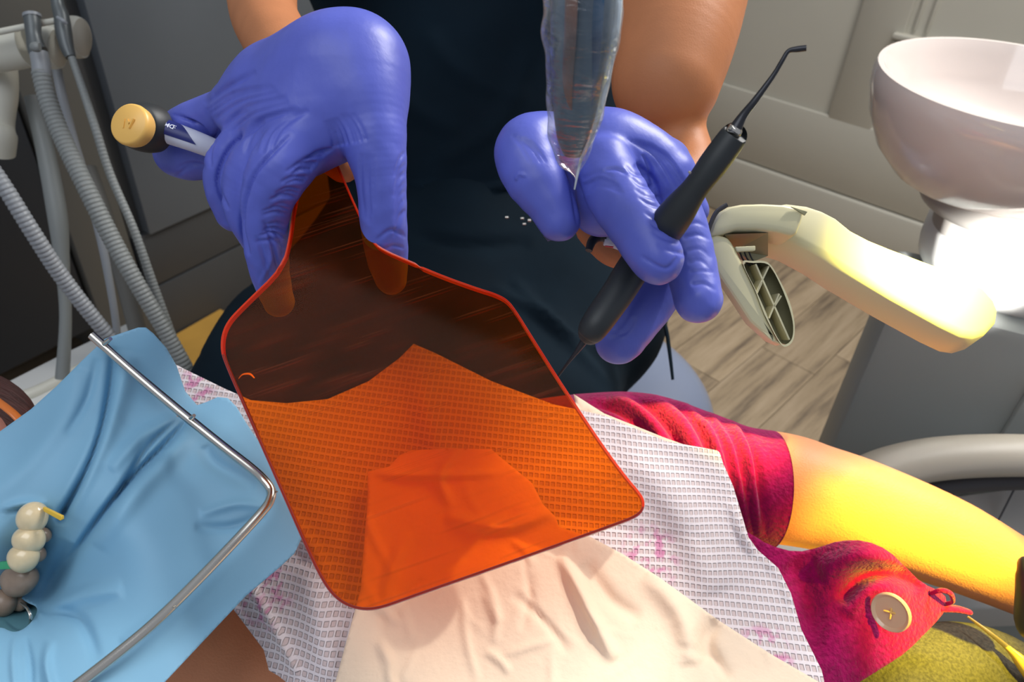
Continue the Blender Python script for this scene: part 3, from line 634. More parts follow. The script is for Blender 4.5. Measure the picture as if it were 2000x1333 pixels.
# cardigan sleeve
slv = body('cardigan_sleeve', [(0.03, [[(1060, 890, .64, 110), (1150, 885, .60, 116), (1250, 890, .59, 122), (1350, 920, .58, 120), (1440, 948, .58, 116), (1540, 960, .58, 114)]])], M['knit'], pt, voxel=0.002, kb=0.01,
     creases=[(p_, 8, -.0075, 'both') for p_ in ([(1150, 785), (1210, 800), (1262, 845), (1290, 900)], [(1225, 768), (1285, 810), (1325, 868), (1350, 950)], [(1290, 772), (1352, 825), (1388, 890), (1410, 990)], [(1345, 790), (1395, 840), (1425, 920), (1450, 1060)], [(1400, 815), (1435, 870), (1455, 950), (1475, 1050)], [(1440, 820), (1470, 880), (1484, 960), (1495, 1050)])]
       + [(p_, 15, .006, 'both') for p_ in ([(1190, 770), (1250, 810), (1295, 860), (1315, 930)], [(1260, 765), (1320, 812), (1358, 875), (1380, 970)], [(1320, 775), (1375, 830), (1408, 900), (1430, 1030)], [(1380, 805), (1418, 860), (1440, 930), (1462, 1050)], [(1425, 815), (1455, 880), (1470, 950), (1486, 1050)])],
     cut=(cs(1504, 940, .58), np.array([1.0, -0.10, -0.05])))
# cardigan front
card_c = [(1440, 1040, .505), (1500, 1070, .50), (1560, 1090, .50), (1680, 1055, .485), (1760, 1090, .49), (1840, 1180, .50), (1880, 1195, .505), (1700, 1333, .46), (1600, 1300, .455), (1400, 1333, .44), (1740, 1200, .475)]
sheet('cardigan_front', [(1380, 1000), (1470, 1045), (1500, 1065), (1555, 1080), (1600, 1070), (1640, 1056), (1690, 1056), (1735, 1075), (1770, 1110), (1800, 1140), (1845, 1160), (1850, 1185), (1838, 1205), (1810, 1235), (1770, 1275), (1740, 1295), (1700, 1320), (1660, 1345), (1600, 1420), (1350, 1420), (1350, 1100)],
      tps(card_c), M['knit'], pt, fl=[([(1640, 1180), (1680, 1130), (1740, 1118), (1800, 1150)], 15, -0.013), ([(1600, 1120), (1680, 1085), (1760, 1110)], 26, 0.012), ([(1650, 1200), (1700, 1150), (1780, 1160)], 22, 0.006), ([(1540, 1100), (1580, 1180), (1590, 1290)], 26, -0.006)], pitch=7, thick=0.004, smooth_it=1)
bt = mesh('button', [(0, 0, 0)] * 3, [(0, 1, 2)], M['button'], pt); bpy.data.objects.remove(bt)
bcn = W(1741, 1196, .462); bn = (CAM - bcn); bn /= np.linalg.norm(bn); bn = bn + R @ np.array([-0.62, -0.42, 0.0]); bn /= np.linalg.norm(bn)
btn = lathe('button', [(0, -0.0012), (0.0100, -0.0012), (0.0116, 0.0), (0.0116, 0.0016), (0.0109, 0.0024), (0.0099, 0.0018), (0.0091, 0.0010), (0.006, 0.0008), (0, 0.0008)], bcn, M['button'], pt, 40, bn)
fr = frame(bcn + bn * 0.001, R @ np.array([1, 0.6, 0]), bn)
for sx, sy in ((-1, -1), (1, -1), (-1, 1), (1, 1)):
    sweep('thread', [np.array(fr @ Vector((0, 0, 0.0006))), np.array(fr @ Vector((sx * .0012, sy * .0012, 0.0012))), np.array(fr @ Vector((sx * .0026, sy * .0026, 0.0)))], 0.0006, M['yellow'], btn, 8)
tubepx('cardigan_loop', [(1818, 1160, .495, 4), (1838, 1154, .49, 5), (1856, 1160, .49, 5), (1861, 1175, .495, 4), (1850, 1180, .50, 4)], M['knit'], pt)
tubepx('cardigan_tag', [(1835, 1190, .50, 9), (1865, 1190, .50, 10), (1892, 1196, .50, 8), (1898, 1198, .50, 4)], M['knit'], pt, squash=.6)
tubepx('wristband', [(1992, 1100, .50, 4), (2010, 1110, .49, 24), (2022, 1160, .49, 34), (2015, 1220, .50, 30), (1998, 1240, .51, 5)], M['black'], pt)
body('trousers', [(0.05, [{'c': [(1720, 1500, .52, 250), (1880, 1420, .545, 200), (1960, 1560, .55, 260)], 's': .6}])], M['denim'], pt, voxel=0.003, kb=0.02, creases=[([(1840, 1210), (1900, 1260), (1980, 1340)], 5, 0.002)])
tubepx('blouse_edge', [(1890, 1205, .53, 2), (1930, 1235, .52, 4), (1970, 1268, .515, 6), (2000, 1300, .51, 14), (2030, 1340, .51, 16)], M['wedge_y'], pt)
# hair and face at the left edge
body('hair', [(0.02, [[(-90, 800, .52, 90), (-30, 830, .51, 90), (-10, 900, .50, 80)]])], M['hair'], pt, voxel=0.0025, kb=0.01)
fc = body('cheek', [(0.02, [[(-60, 860, .47, 66), (-30, 900, .46, 60)]])], M['face'], pt, voxel=0.0025, kb=0.01); 
gg = tubepx('safety_glasses', [(-60, 740, .465, 8), (-10, 780, .455, 9), (30, 812, .45, 9), (60, 850, .45, 8)], M['glasses'], squash=.5)
tag(gg, 'orange safety glasses on the patient, at the left edge', 'glasses')

bib = sheet('bib', [(300, 690), (362, 722), (440, 760), (490, 782), (560, 788), (640, 780), (720, 745), (780, 700), (808, 672), (850, 690), (960, 745), (1080, 790), (1180, 812), (1300, 862), (1400, 880), (1406, 885), (1412, 905), (1432, 950), (1450, 1010), (1462, 1050), (1480, 1075), (1520, 1110), (1545, 1160), (1565, 1230), (1585, 1270), (1605, 1310), (1625, 1400), (1400, 1500), (700, 1500), (640, 1400), (545, 1322), (525, 1310), (515, 1270), (485, 1230), (455, 1190), (470, 1150), (380, 1000), (330, 850)],
            bibd, M['bib'], fl=[([(490, 1150), (530, 1220), (575, 1310)], 9, 0.005, 'no'), ([(600, 1100), (620, 1200), (640, 1333)], 30, 0.006), ([(560, 1000), (600, 1060), (640, 1120)], 14, 0.004), ([(1210, 860), (1330, 1000), (1400, 1160)], 40, 0.008), ([(1425, 980), (1450, 1040), (1475, 1085)], 7, 0.004), ([(810, 670), (830, 800), (860, 900)], 26, 0.007), ([(1480, 1080), (1520, 1120), (1550, 1190)], 6, 0.003)], pitch=9, thick=0.0008, smooth_it=0)
tag(bib, 'white embossed paper bib with small pink print over the patient chest', 'bib')
bl = sheet('bib_lining', [(1120, 770), (1180, 808), (1300, 856), (1345, 872), (1330, 905), (1150, 900)], lambda x, y: bibd(x, y) + 0.004, M['tissue'], pitch=12, smooth_it=0)
bl.parent = bib; bl.location = bl.location - bib.location
def tnoise(px, py):
    g = np.random.default_rng(8); fl_ = []
    for k in range(46):
        x, y = g.uniform(680, 1550), g.uniform(880, 1400); a_ = g.uniform(0.7, 2.3) if g.random() < .7 else g.uniform(0, 3.14); L = g.uniform(30, 95); bn_ = g.uniform(-.5, .5)
        fl_.append(([(x, y), (x + L * math.cos(a_), y + L * math.sin(a_)), (x + L * (math.cos(a_) + math.cos(a_ + bn_)), y + L * (math.sin(a_) + math.sin(a_ + bn_)))], g.uniform(4, 9), g.choice([-1, 1, 1]) * g.uniform(.0005, .0018)))
    r = folds(px, py, fl_)
    for k in range(6):
        a_ = g.random() * 6.28; f = 0.006 + 0.012 * g.random(); r += np.sin((px * math.cos(a_) + py * math.sin(a_)) * f + g.random() * 6.28) * 0.0009
    return r
ts = sheet('tissue', [(718, 922), (760, 912), (780, 890), (805, 880), (880, 876), (960, 878), (985, 900), (1010, 920), (1040, 945), (1060, 985), (1085, 1010), (1092, 1030), (1155, 1050), (1220, 1085), (1290, 1130), (1345, 1170), (1400, 1210), (1500, 1275), (1620, 1345), (1700, 1450), (1100, 1500), (600, 1450), (655, 1333), (672, 1270), (690, 1205), (705, 1150), (712, 1050), (718, 980)],
           lambda x, y: bibd(x, y) - 0.010, M['tissue'], fl=[([(1095, 1085), (1130, 1150), (1170, 1230), (1200, 1290)], 12, 0.007), ([(1140, 1100), (1190, 1170), (1250, 1210)], 16, -0.004), ([(1000, 1160), (1070, 1220), (1110, 1280)], 9, -0.002), ([(940, 1120), (970, 1190), (965, 1260)], 8, 0.0015), ([(740, 1250), (760, 1300), (765, 1340)], 10, 0.003), ([(730, 925), (830, 930), (980, 925)], 6, 0.004), ([(870, 1010), (980, 1030), (1080, 1000)], 12, 0.006), ([(900, 870), (860, 930), (880, 990)], 8, 0.004), ([(1260, 1120), (1330, 1200), (1350, 1300)], 22, 0.006), ([(1400, 1210), (1380, 1260), (1420, 1330)], 16, -0.005), ([(800, 1040), (760, 1120), (740, 1200)], 14, 0.003)], pitch=7, thick=0.0004, smooth_it=0, noise=tnoise)
tag(ts, 'crumpled white tissue napkin lying on the bib below the shield', 'tissue')

# ================================================================== RUBBER DAM
damd = tps([(300, 650, .415), (360, 750, .43), (390, 790, .43), (450, 780, .43), (560, 950, .40), (600, 1080, .385), (330, 1333, .325), (150, 1333, .315), (0, 1333, .315), (0, 850, .395), (100, 760, .405), (200, 660, .408), (180, 900, .385), (250, 1050, .365), (100, 985, .378), (50, 1050, .381), (90, 1120, .392), (30, 1140, .388), (75, 1170, .388), (0, 1050, .372), (0, 1215, .365), (110, 1230, .350), (400, 850, .41), (430, 1050, .38), (540, 965, .393), (0, 1450, .30), (250, 1420, .31)])
dam = sheet('rubber_dam', [(-60, 880), (0, 843), (60, 800), (110, 755), (160, 705), (205, 662), (240, 650), (270, 640), (285, 640), (300, 652), (325, 680), (345, 715), (355, 745), (362, 765), (385, 792), (405, 785), (425, 776), (445, 778), (462, 795), (480, 825), (510, 870), (535, 920), (562, 980), (592, 1046), (575, 1082), (545, 1110), (480, 1165), (400, 1250), (322, 1333), (250, 1420), (-60, 1450)],
            damd, M['dam'], pitch=5, thick=0.0003, smooth_it=0, holes=[[(-40, 1150), (0, 1150), (30, 1160), (52, 1178), (74, 1186), (70, 1205), (50, 1228), (30, 1236), (15, 1232), (5, 1226), (-40, 1226)]],
            fl=[([(222, 690), (214, 760), (200, 830), (168, 920), (125, 1000)], 5, -0.007, 'start'), ([(362, 824), (320, 872), (262, 930), (205, 995), (130, 1100)], 5, -0.007), ([(0, 1001), (40, 996), (60, 992)], 5, -0.003), ([(352, 818), (300, 860), (250, 930), (225, 980)], 5, -0.005), ([(190, 700), (170, 780), (130, 850)], 8, -0.002),
                ([(220, 680), (215, 760), (195, 850), (160, 930), (120, 1010)], 10, -0.007, 'start'), ([(255, 690), (225, 800), (180, 900), (130, 1000)], 20, 0.006), ([(150, 720), (130, 800), (60, 900), (-20, 970)], 26, 0.004),
                ([(365, 822), (320, 870), (260, 930), (205, 1000), (120, 1120)], 9, -0.007), ([(380, 830), (330, 890), (250, 980), (190, 1070)], 22, 0.006), ([(355, 815), (280, 850), (215, 920)], 14, 0.005),
                ([(140, 1060), (110, 1130), (80, 1200)], 18, -0.008), ([(520, 990), (460, 985), (390, 1005)], 9, 0.003), ([(520, 1005), (450, 1030), (380, 1030)], 9, -0.003), ([(500, 950), (420, 905), (400, 870)], 14, -0.004),
                ([(60, 1215), (110, 1195), (160, 1215), (190, 1290)], 12, -0.005), ([(70, 1205), (140, 1170), (240, 1150)], 16, 0.006), ([(100, 1250), (90, 1300), (110, 1380)], 9, 0.004), ([(30, 1240), (25, 1290), (30, 1350)], 7, 0.003), ([(50, 1245), (60, 1300), (60, 1350)], 6, -0.003),
                ([(240, 1260), (280, 1230), (330, 1190)], 12, 0.003), ([(0, 1003), (40, 985), (90, 985)], 8, 0.003)])
tag(dam, 'light blue latex rubber dam sheet stretched over the patient mouth', 'dental dam')
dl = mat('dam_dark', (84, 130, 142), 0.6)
mc = thing('mouth_shade_backing', 'dark blue-grey membrane standing in for the shaded mouth behind the teeth', 'backing', W(20, 1150, .40))
sheet('backing', [(-70, 970), (120, 970), (130, 1100), (100, 1245), (-70, 1250)], lambda x, y: damd(x, y) + 0.010 + 0.0 * x, dl, mc, pitch=12, fl=[([(0, 1060), (40, 1120), (60, 1200)], 30, -0.006)])  # dark sheet giving the mouth void its shade by colour
fr_ = thing('dam_stretcher', 'U-shaped steel rubber dam frame with pins on the blue sheet', 'dam frame', W(530, 965, .385))
fp = [(179, 655, .398, 8.2), (260, 727, .397, 8.6), (340, 795, .395, 9), (430, 868, .389, 9.2), (490, 915, .383, 9.4), (515, 938, .379, 9.4), (529, 958, .377, 9.4), (527, 978, .373, 9.4), (512, 1000, .369, 9.5), (460, 1057, .360, 9.6), (380, 1140, .345, 10), (300, 1218, .330, 10.4), (220, 1285, .318, 10.8), (130, 1355, .305, 11.3)]
tubepx('rod', fp, M['steel'], fr_, seg=20)
for (a, b, r_) in (((203, 672, .396), (216, 662, .392), 4.6), ((360, 812, .398), (347, 812, .394), 4.2), ((372, 818, .392), (379, 812, .386), 4.2), ((530, 963, .378), (541, 961, .374), 2.2), ((333, 1180, .339), (343, 1187, .334), 2.6)):
    mid = tuple((np.array(a) + np.array(b)) / 2)
    tubepx('pin', [(*a, r_), (*mid, r_), (*b, r_ * .8)], M['steel'], fr_, n=3)
# teeth (parts of the patient)
for (x, y, d, pts, mt) in ((64, 1010, .371, [(-4, -2, 23), (6, -6, 20), (2, 12, 19), (-8, 8, 16)], 'tooth'), (56, 1053, .370, [(-8, 0, 22), (8, -3, 21), (0, 8, 18), (12, 8, 12)], 'tooth'), (46, 1090, .369, [(-10, -4, 19), (8, -5, 21), (4, 10, 16), (-4, 6, 17)], 'tooth'),
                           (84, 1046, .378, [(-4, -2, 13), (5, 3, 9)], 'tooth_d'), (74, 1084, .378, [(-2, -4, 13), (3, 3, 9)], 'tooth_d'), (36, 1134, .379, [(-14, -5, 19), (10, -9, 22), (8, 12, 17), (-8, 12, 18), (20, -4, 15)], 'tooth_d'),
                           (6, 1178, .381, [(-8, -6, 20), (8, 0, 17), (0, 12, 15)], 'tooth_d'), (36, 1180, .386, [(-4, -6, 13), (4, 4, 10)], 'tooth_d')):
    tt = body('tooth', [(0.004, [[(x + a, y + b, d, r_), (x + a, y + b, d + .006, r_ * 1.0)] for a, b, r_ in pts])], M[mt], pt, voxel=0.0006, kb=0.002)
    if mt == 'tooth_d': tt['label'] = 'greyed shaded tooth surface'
wy = prism('wedge', [W(83, 991, .368), W(120, 1009, .362), W(121, 1016, .362), W(117, 1018, .362), (W(85, 1000, .368))], R @ np.array([0, 0, -0.0022]), M['wedge_y'], bev=0.0004); tag(wy, 'small yellow wedge sticking out beside the topmost tooth', 'wedge')
wg = prism('wedge', [W(-6, 1100, .366), W(18, 1098, .366), W(35, 1106, .368), (W(24, 1112, .366)), W(-6, 1114, .366)], R @ np.array([0, 0, -0.0028]), M['wedge_g'], bev=0.0004); tag(wg, 'green wedge between the third tooth and the molar below', 'wedge')
cpp = tubepx('dam_clamp', [(40, 1178, .375, 2.5), (54, 1190, .370, 3.2), (60, 1205, .368, 3.4), (58, 1222, .370, 3.0), (50, 1232, .374, 2)], M['steel'], squash=.6); tag(cpp, 'curved steel dam clamp below the molars', 'clamp')

# ================================================================== ORANGE SHIELD
A, B, C = W(432, 660, .372), W(690, 1200, .322), W(1258, 990, .335)
pn = np.cross(B - A, C - A); pn /= np.linalg.norm(pn)
if pn.dot(CAM - A) < 0: pn = -pn
def onshield(px, py):
    r = ray(px, py); return CAM + r * ((A - CAM).dot(pn) / r.dot(pn))
so = chaikin([(553, 520), (566, 470), (575, 400), (592, 330), (604, 290), (640, 284), (655, 315), (685, 385), (712, 445), (724, 470), (745, 488), (800, 512), (870, 541), (935, 564), (965, 573), (988, 584), (1004, 602), (1040, 660), (1100, 755), (1180, 875), (1225, 935), (1247, 960), (1258, 978), (1256, 998), (1238, 1012), (1200, 1026), (1000, 1098), (800, 1168), (745, 1188), (712, 1192), (678, 1184), (650, 1164), (628, 1132), (600, 1075), (530, 915), (470, 780), (438, 706), (432, 684), (433, 655), (444, 628), (470, 600)], 2)
sh = thing('curing_light_shield', 'transparent orange paddle shaped light shield held in the left glove', 'shield', onshield(700, 1190))
SP = np.array([onshield(*p) for p in so]); n = len(SP); th = 0.0032
V = np.concatenate([SP, SP - pn * th]); e1_ = (C - B) / np.linalg.norm(C - B); e2_ = np.cross(pn, e1_)
uvs = np.stack([(V - B) @ e1_, (V - B) @ e2_], 1)
mesh('plate', V, [tuple(range(n)), tuple(range(2 * n - 1, n - 1, -1))], M['acrylic'], sh, smooth=False, uv=uvs)
# rim: narrow rounded edge all round (light-piped colour), the near lower edge shows the most
def rimseg(i0, i1, m_, nm='rim'):
    idx = [(i0 + k) % n for k in range((i1 - i0) % n + 1)]
    cen = SP.mean(0); V = []; 
    for i in idx:
        out = np.cross(SP[(i + 1) % n] - SP[i - 1], pn); out /= np.linalg.norm(out)
        if out.dot(SP[i] - cen) < 0 and not (so[i][1] < 520): out = -out
        V += [SP[i] - out * .0007 + pn * .0001, SP[i] + out * .0004 - pn * .0003, SP[i] + out * .0004 - pn * (th - .0003), SP[i] - out * .0007 - pn * (th + .0001)]
    Fc = []
    for k in range(len(idx) - 1):
        for j in range(4): Fc.append((k * 4 + j, k * 4 + (j + 1) % 4, (k + 1) * 4 + (j + 1) % 4, (k + 1) * 4 + j))
    return fixn(mesh(nm, V, Fc, m_, sh, smooth=False))
lo_i = int(np.argmin(np.hypot(so[:, 0] - 1256, so[:, 1] - 990))); lf_i = int(np.argmin(np.hypot(so[:, 0] - 434, so[:, 1] - 690)))
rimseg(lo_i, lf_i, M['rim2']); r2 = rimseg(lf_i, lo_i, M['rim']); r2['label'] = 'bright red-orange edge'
# crescent glint near the left corner, painted as a yellow sliver, and small printed mark
mk = tubepx('painted_glint', [(466, 740, .366, 1.5), (474, 732, .366, 3), (488, 731, .366, 3), (497, 739, .366, 1.5)], M['yellow'], sh, squash=.3)

# ================================================================== COMPOSITE SYRINGE (left hand)
sy = thing('composite_syringe', 'white composite syringe with navy label and yellow end disc, under left glove', 'syringe', W(300, 250, .44))
tubepx('barrel', [(285, 243, .430, 25), (340, 262, .432, 22.5), (385, 278, .434, 21), (440, 300, .442, 19)], M['barrel'], sy, seg=28)
ax_ = W(260, 236, .425) - W(340, 262, .432); ax_ /= np.linalg.norm(ax_)
axd = R @ np.array([-0.20, 0.08, 0.97]); axd /= np.linalg.norm(axd)
fl_c = W(287, 250, .432)
tubepx('flange', [(305, 252, .436, 45), (289, 250, .431, 48), (268, 247, .425, 46), (256, 245, .420, 40)], M['black'], sy, seg=32, n=3)
dc = W(254, 243, .412)
dsk = lathe('plunger_disc', [(0, -0.007), (0.0100, -0.007), (0.0108, -0.005), (0.0112, -0.001), (0.0108, 0.0008), (0.0098, 0.0016), (0, 0.0018)], dc, M['yellow'], sy, 40, axd)
xa = R @ np.array([-1.0, 0.10, -0.4])
text('marking', 'A1', 0.0068, frame(dc + axd * 0.0019, xa, axd), M['yellow'], dsk, 0.0006)
# navy label wrapped on the barrel, lettering upside down
p0, p1 = W(316, 254, .4313), W(391, 280, .4340); u = (p1 - p0) / np.linalg.norm(p1 - p0); vw = CAM - p0; vw -= vw.dot(u) * u; vw /= np.linalg.norm(vw); vv_ = np.cross(vw, u)
if vv_.dot(R @ np.array([0, 1, 0])) < 0: vv_ = -vv_
Lb = np.linalg.norm(p1 - p0); V = []; Fc = []; NA = 9
for i in range(13):
    t = i / 12; rr = (24.5 - 3 * t) * .433 / F + .0002
    a0 = -0.25 + 0.0 * t; a1 = 1.25 if t < .45 else 1.25 - (t - .45) / .55 * 1.5
    for j in range(NA):
        an = a0 + (a1 - a0) * j / (NA - 1); V.append(p0 + u * Lb * t + rr * (math.cos(an) * vw + math.sin(an) * vv_))
for i in range(12):
    for j in range(NA - 1): Fc.append((i * NA + j, i * NA + j + 1, (i + 1) * NA + j + 1, (i + 1) * NA + j))
lb = mesh('label_strip', V, Fc, M['navy'], sy)
an = 0.55; nn = math.cos(an) * vw + math.sin(an) * vv_
text('lettering', ':DMG', 0.0036, frame(p0 + u * Lb * .20 + nn * (23.3 * .433 / F + .0004), -u, nn), M['print_w'], lb, 0.0001)

# ================================================================== RIGHT HAND TOOLS
cu = thing('curing_light', 'curing light in a crinkled clear plastic sleeve hanging from the top', 'curing light', W(1125, 330, .30))
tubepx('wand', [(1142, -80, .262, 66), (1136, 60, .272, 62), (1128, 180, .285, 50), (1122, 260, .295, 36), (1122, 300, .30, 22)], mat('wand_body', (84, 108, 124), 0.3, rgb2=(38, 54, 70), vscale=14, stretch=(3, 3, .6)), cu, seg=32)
tubepx('painted_reflection', [(1118, -80, .2515, 18), (1114, 60, .2605, 17), (1108, 170, .2750, 14), (1112, 240, .2865, 9)], mat('copper_reflection', (132, 84, 58), 0.4, rgb2=(84, 66, 62), vscale=30), cu, squash=.25)  # brown reflection on the wand, painted as a thin strip
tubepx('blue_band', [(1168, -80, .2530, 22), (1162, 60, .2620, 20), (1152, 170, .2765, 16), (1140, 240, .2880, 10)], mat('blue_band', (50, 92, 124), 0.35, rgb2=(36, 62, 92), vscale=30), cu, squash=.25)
def crumple(P, N_, px, py):
    g = np.random.default_rng(3); r = np.zeros(len(P))
    for k in range(10): r += np.sin(P @ (g.normal(size=3) * np.array([160, 180, 120])) + g.random() * 6.28) * 0.00022
    return r
body('plastic_sleeve', [(0.01, [[(1138, -90, .262, 82), (1134, 60, .270, 74), (1126, 180, .283, 62), (1118, 260, .294, 48), (1118, 300, .30, 32), (1121, 325, .303, 16), (1127, 350, .305, 5)], ])], M['film'], cu, voxel=0.0016, kb=0.004, extra=crumple)
tubepx('sleeve_seam', [(1212, -60, .257, 8), (1205, 40, .263, 8), (1191, 120, .270, 8), (1176, 200, .280, 6), (1154, 270, .290, 5), (1134, 315, .297, 3), (1122, 370, .304, 1.5)], mat('film_fold', (224, 232, 236), 0.3, rgb2=(150, 164, 172), vscale=90), cu)

ins = thing('filling_instrument', 'black handled double ended filling instrument held diagonally in the right glove', 'instrument', W(1300, 430, .34))
tubepx('handle', [(1436, 262, .318, 24), (1430, 270, .319, 28), (1395, 318, .322, 29), (1360, 365, .326, 26), (1325, 412, .334, 34), (1300, 445, .345, 36), (1268, 485, .372, 32), (1240, 520, .378, 33), (1205, 575, .372, 32), (1165, 632, .367, 30), (1150, 655, .369, 24), (1146, 661, .370, 16)], M['black'], ins, seg=24)
tubepx('ferrule', [(1422, 262, .3175, 10), (1434, 255, .317, 17), (1440, 248, .3165, 12)], M['steel'], ins, seg=20, n=4)
tubepx('shank', [(1432, 260, .317, 15), (1450, 228, .315, 9), (1475, 196, .312, 7), (1510, 148, .309, 5), (1528, 118, .307, 4.5), (1540, 100, .306, 4.5), (1558, 96, .305, 6), (1575, 94, .304, 6)], M['blackm'], ins, seg=14)
tubepx('shank', [(1152, 650, .369, 10), (1128, 685, .372, 5), (1110, 708, .374, 3), (1090, 735, .376, 2.2)], M['blackm'], ins, seg=12)
tubepx('band_dot', [(1346, 336, .3095, 2.6), (1348, 338, .309, 2.8)], M['unit_l'], ins)

cp = thing('composite_capsule', 'small black capped white capsule tucked under the right glove', 'capsule', W(1180, 470, .41))
tubepx('cap', [(1150, 490, .398, 7), (1156, 472, .400, 9), (1168, 463, .402, 10), (1184, 463, .402, 10)], M['black'], cp)
tubepx('barrel', [(1180, 468, .403, 12), (1205, 472, .403, 15), (1240, 484, .403, 17)], M['barrel'], cp)
tubepx('red_line', [(1182, 481, .398, 1.4), (1198, 483, .397, 1.6)], mat('red_mark', (225, 60, 70), 0.4), cp)

# dispensing gun
gun = thing('dispensing_gun', 'cream plastic dispensing gun with lattice lever, lit bright yellow', 'dispensing gun', W(1500, 560, .46))
topf = [(1514, 397), (1539, 394), (1578, 399), (1608, 409), (1635, 423), (1664, 447), (1700, 466), (1744, 484), (1800, 505), (1840, 520), (1888, 538), (1925, 562), (1945, 585), (1953, 606), (1948, 630), (1928, 652), (1905, 659), (1880, 655), (1840, 636), (1744, 583), (1648, 526), (1600, 494), (1552, 468), (1514, 456), (1492, 462), (1500, 430)]
def gd(x, y): return .405 + (x - 1400) * 0.00007 + (y - 450) * (-0.00002)
GT = np.array([W(x, y, gd(x, y)) for x, y in topf])
prism('handle', GT, R @ np.array([-0.002, -0.0105, -0.022]), M['cream'], gun, 0.0035, smooth=True)
barrel = [(1384, 462), (1392, 436), (1404, 414), (1424, 402), (1450, 397), (1490, 396), (1530, 398), (1575, 408), (1568, 432), (1556, 462), (1520, 452), (1480, 447), (1440, 447), (1414, 455)]
prism('head', [W(x, y, .398) for x, y in barrel], R @ np.array([0, -0.003, -0.024]), M['cream'], gun, 0.003, smooth=True)
tubepx('head_ring', [(1380, 465, .396, 5), (1388, 438, .394, 5), (1400, 414, .393, 5), (1420, 400, .393, 5)], M['dark_rubber'], gun, squash=.6)
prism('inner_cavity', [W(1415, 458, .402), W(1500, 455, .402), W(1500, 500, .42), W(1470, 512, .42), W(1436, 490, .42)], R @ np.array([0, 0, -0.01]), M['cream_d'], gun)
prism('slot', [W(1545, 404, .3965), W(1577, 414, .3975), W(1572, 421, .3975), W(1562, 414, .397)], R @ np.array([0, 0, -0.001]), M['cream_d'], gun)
prism('pivot_bar', [W(1436, 482, .400), W(1476, 480, .400), W(1476, 490, .400), W(1440, 492, .400)], R @ np.array([0, 0, -0.004]), M['cream'], gun, 0.0006)
for k in range(3): tubepx('spring_wire', [(1444 + 9 * k, 490, .408, 1.6), (1452 + 9 * k, 508, .408, 1.6), (1466 + 9 * k, 520, .408, 1.6)], M['blackm'], gun)
lv = prism('lever', [W(x, y, .400) for x, y in [(1376, 470), (1382, 461), (1400, 457), (1424, 464), (1436, 484), (1450, 512), (1478, 570), (1500, 625), (1518, 662), (1532, 676), (1505, 664), (1465, 628), (1428, 572), (1392, 520), (1378, 492)]], R @ np.array([0.002, -0.001, -0.016]), M['cream'], gun, 0.0025, smooth=True)
lp = [(1452, 516), (1470, 512), (1500, 515), (1520, 545), (1540, 590), (1550, 630), (1549, 660), (1538, 674), (1524, 670), (1500, 625), (1476, 568)]
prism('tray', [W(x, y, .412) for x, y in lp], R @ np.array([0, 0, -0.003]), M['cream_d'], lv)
lpc = spline(lp, 4, closed=True); lpc = np.vstack([lpc, lpc[:1]])
P = np.array([W(x, y, .4005) for x, y in lpc]); Vr = []
for i in range(len(P)):
    c_ = np.array([1510, 600.]); dn = np.array(lpc[i]) - c_; dn = dn / np.linalg.norm(dn) * 2.2
    Vr += [W(*(lpc[i] + dn), .3995), W(*(lpc[i] - dn), .3995), W(*(lpc[i] - dn), .412), W(*(lpc[i] + dn), .412)]
Fc = [(k * 4 + j, k * 4 + (j + 1) % 4, (k + 1) * 4 + (j + 1) % 4, (k + 1) * 4 + j) for k in range(len(P) - 1) for j in range(4)]
fixn(mesh('lattice_rim', Vr, Fc, M['cream'], lv, smooth=False))
for a, b in (((1476, 516), (1542, 664)), ((1502, 520), (1478, 570)), ((1522, 574), (1502, 622)), ((1488, 552), (1478, 574)), ((1512, 600), (1526, 578))):
    a, b = np.array(a, float), np.array(b, float); nn_ = np.array([-(b - a)[1], (b - a)[0]]); nn_ = nn_ / np.linalg.norm(nn_) * 1.6
    prism('rib', [W(*(a + nn_), .4005), W(*(b + nn_), .4005), W(*(b - nn_), .4005), W(*(a - nn_), .4005)], R @ np.array([0, 0, -0.011]), M['cream'], lv)

# foil sparkle behind the thumb
fo = prism('foil_scrap', [W(1056, 448, .40), (W(1062, 462, .40)), W(1070, 472, .40), W(1084, 468, .40), W(1070, 452, .40)], R @ np.array([0, 0, -0.001]), M['steel'])
tag(fo, 'tiny clear foil scrap showing below the thumb of the right glove', 'foil')
sn = thing('shiny_specks', 'row of small shiny specks at the scrub waist beside the right glove', 'fastener', W(1010, 430, .80))
for x, y, r_ in ((990, 425, 3), (1020, 427, 3), (1034, 431, 4), (1024, 438, 3)): tubepx('speck', [(x - 3, y, .755, r_), (x + 3, y, .755, r_)], M['steel'], sn, n=2)  # small steel specks in front of the waist

# ================================================================== LEFT DELIVERY UNIT
hd = thing('instrument_holder', 'cream instrument holder arm with grey suction handpieces, upper left', 'holder', W(0, 280, .85))
tubepx('arm', [(-120, 118, .84, 34), (-40, 108, .84, 36), (20, 98, .84, 38), (52, 92, .84, 37)], M['arm_w'], hd, seg=28)
tubepx('arm_rail', [(-100, 82, .80, 6), (0, 62, .80, 6), (60, 50, .80, 6), (110, 40, .80, 6)], M['arm_w'], hd)
for (x, y, dd) in ((98, 95, .83), (146, 74, .84)):
    tubepx('bracket', [(x - 12, y + 3, dd, 33), (x - 9, y + 2, dd, 38), (x + 8, y - 2, dd, 39), (x + 16, y - 2, dd, 34)], M['arm_w'], hd, seg=32, n=3, squash=1.0)
tubepx('rail_tip', [(60, 60, .84, 16), (110, 52, .84, 16), (140, 50, .84, 18)], M['arm_w'], hd)
tubepx('mount', [(5, 130, .88, 26), (8, 180, .88, 25), (4, 240, .89, 22), (0, 262, .89, 30), (-2, 300, .90, 28)], M['arm_w'], hd, seg=24)
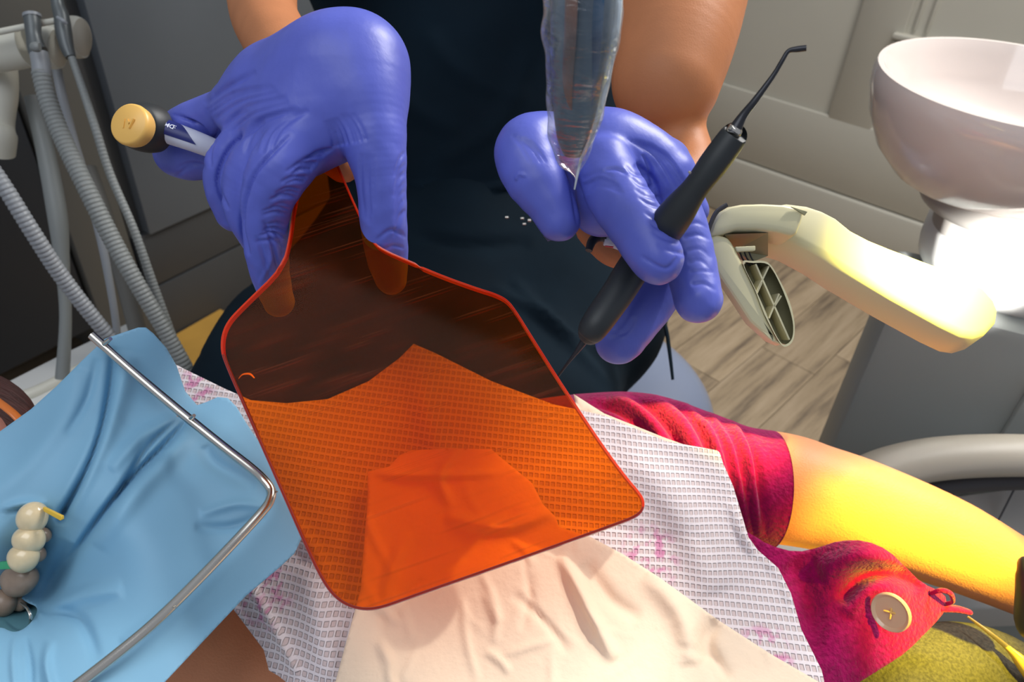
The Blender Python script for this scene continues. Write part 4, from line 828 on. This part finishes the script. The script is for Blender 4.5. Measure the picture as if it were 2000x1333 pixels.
def handpiece(nm, pts, lab, r0):
    o = thing('suction_handpiece', lab, 'handpiece', W(*pts[-1][:3])); tubepx('valve', pts, M['valve'], o, seg=24); return o
h1 = handpiece('h', [(62, 30, .79, 15), (64, 48, .79, 15), (66, 70, .79, 14), (72, 96, .79, 17), (78, 104, .79, 17)], 'short grey suction valve with open rim in the nearer holder bracket', 15)
tubepx('lever_knob', [(66, 92, .772, 9), (72, 92, .770, 10), (78, 92, .770, 8)], M['hose'], h1, n=3)
tubepx('collar', [(76, 104, .79, 17), (80, 125, .79, 17), (82, 146, .79, 17)], M['hose_l'], h1, n=3)
tubepx('rim', [(62, 28, .79, 16.5), (63, 34, .79, 16.5)], M['hose_l'], h1, n=2)
h2 = handpiece('h', [(108, -30, .80, 10), (113, 10, .80, 12), (120, 32, .80, 14), (124, 60, .80, 15), (130, 90, .80, 13), (138, 112, .80, 10)], 'tall grey suction valve in the farther holder bracket', 15)
tubepx('lever', [(112, 34, .785, 3), (122, 40, .782, 4), (130, 46, .785, 3)], M['hose_l'], h2, n=3)
hg = 'hoses hanging from the instrument holder'
def hose(pts, mt, lab, ribs=None, cat='hose'):
    o = tubepx('hose', pts, mt, seg=14, ribs=ribs, n=8); tag(o, lab, cat, hg); return o
hose([(80, 140, .79, 17), (95, 200, .79, 17), (122, 270, .79, 17), (165, 360, .79, 17), (215, 460, .80, 17), (262, 545, .81, 16), (318, 640, .83, 15), (362, 720, .85, 15), (400, 800, .88, 15)], M['hose'], 'thick ribbed grey hose running from nearer suction valve towards the dam', 0.0045)
hose([(140, 112, .80, 7), (160, 170, .80, 7.5), (186, 250, .80, 8), (215, 340, .81, 8), (262, 450, .82, 8), (300, 560, .84, 9), (335, 660, .86, 10), (370, 760, .9, 10)], M['hose'], 'thin ribbed grey hose from the farther suction valve, rightmost of the hoses', 0.004)
hose([(-60, 270, .72, 15), (0, 352, .73, 15), (60, 448, .75, 15), (120, 540, .78, 15), (190, 630, .81, 14), (250, 700, .84, 14)], M['hose_l'], 'ribbed pale grey hose crossing the others from the left edge', 0.0045)
hose([(110, 130, .86, 9), (122, 190, .86, 9), (145, 280, .87, 9), (175, 380, .88, 9), (200, 480, .89, 8), (222, 600, .91, 7), (232, 680, .93, 7)], M['hose_l'], 'smooth thin grey hose between the two ribbed hoses')
hose([(62, 190, .92, 14), (90, 300, .92, 17), (112, 420, .92, 18), (122, 520, .93, 13), (128, 620, .94, 11), (122, 740, .95, 13)], M['hose'], 'smooth grey hose hanging straight down behind the crossing hose')
hose([(170, 330, .98, 18), (205, 430, .98, 18), (240, 540, 1.0, 17), (270, 650, 1.02, 17)], M['cab_b'], 'broad dull brown-grey hose behind the thick ribbed hose')
pb = thing('unit_tray', 'light grey flat unit base behind the blue dam at lower left', 'unit base', W(100, 700, 1.05))
prism('top_plate', [W(-120, 800, 1.0), W(15, 744, 1.03), W(120, 690, 1.07), W(250, 628, 1.12), W(300, 650, 1.10), W(330, 740, 1.0), W(100, 900, .9), W(-120, 950, .9)], [0, 0, -0.03], M['white'], pb, 0.006)
tubepx('rim', [(-60, 800, .98, 12), (60, 770, 1.0, 12), (160, 720, 1.03, 12)], M['arm_w'], pb)
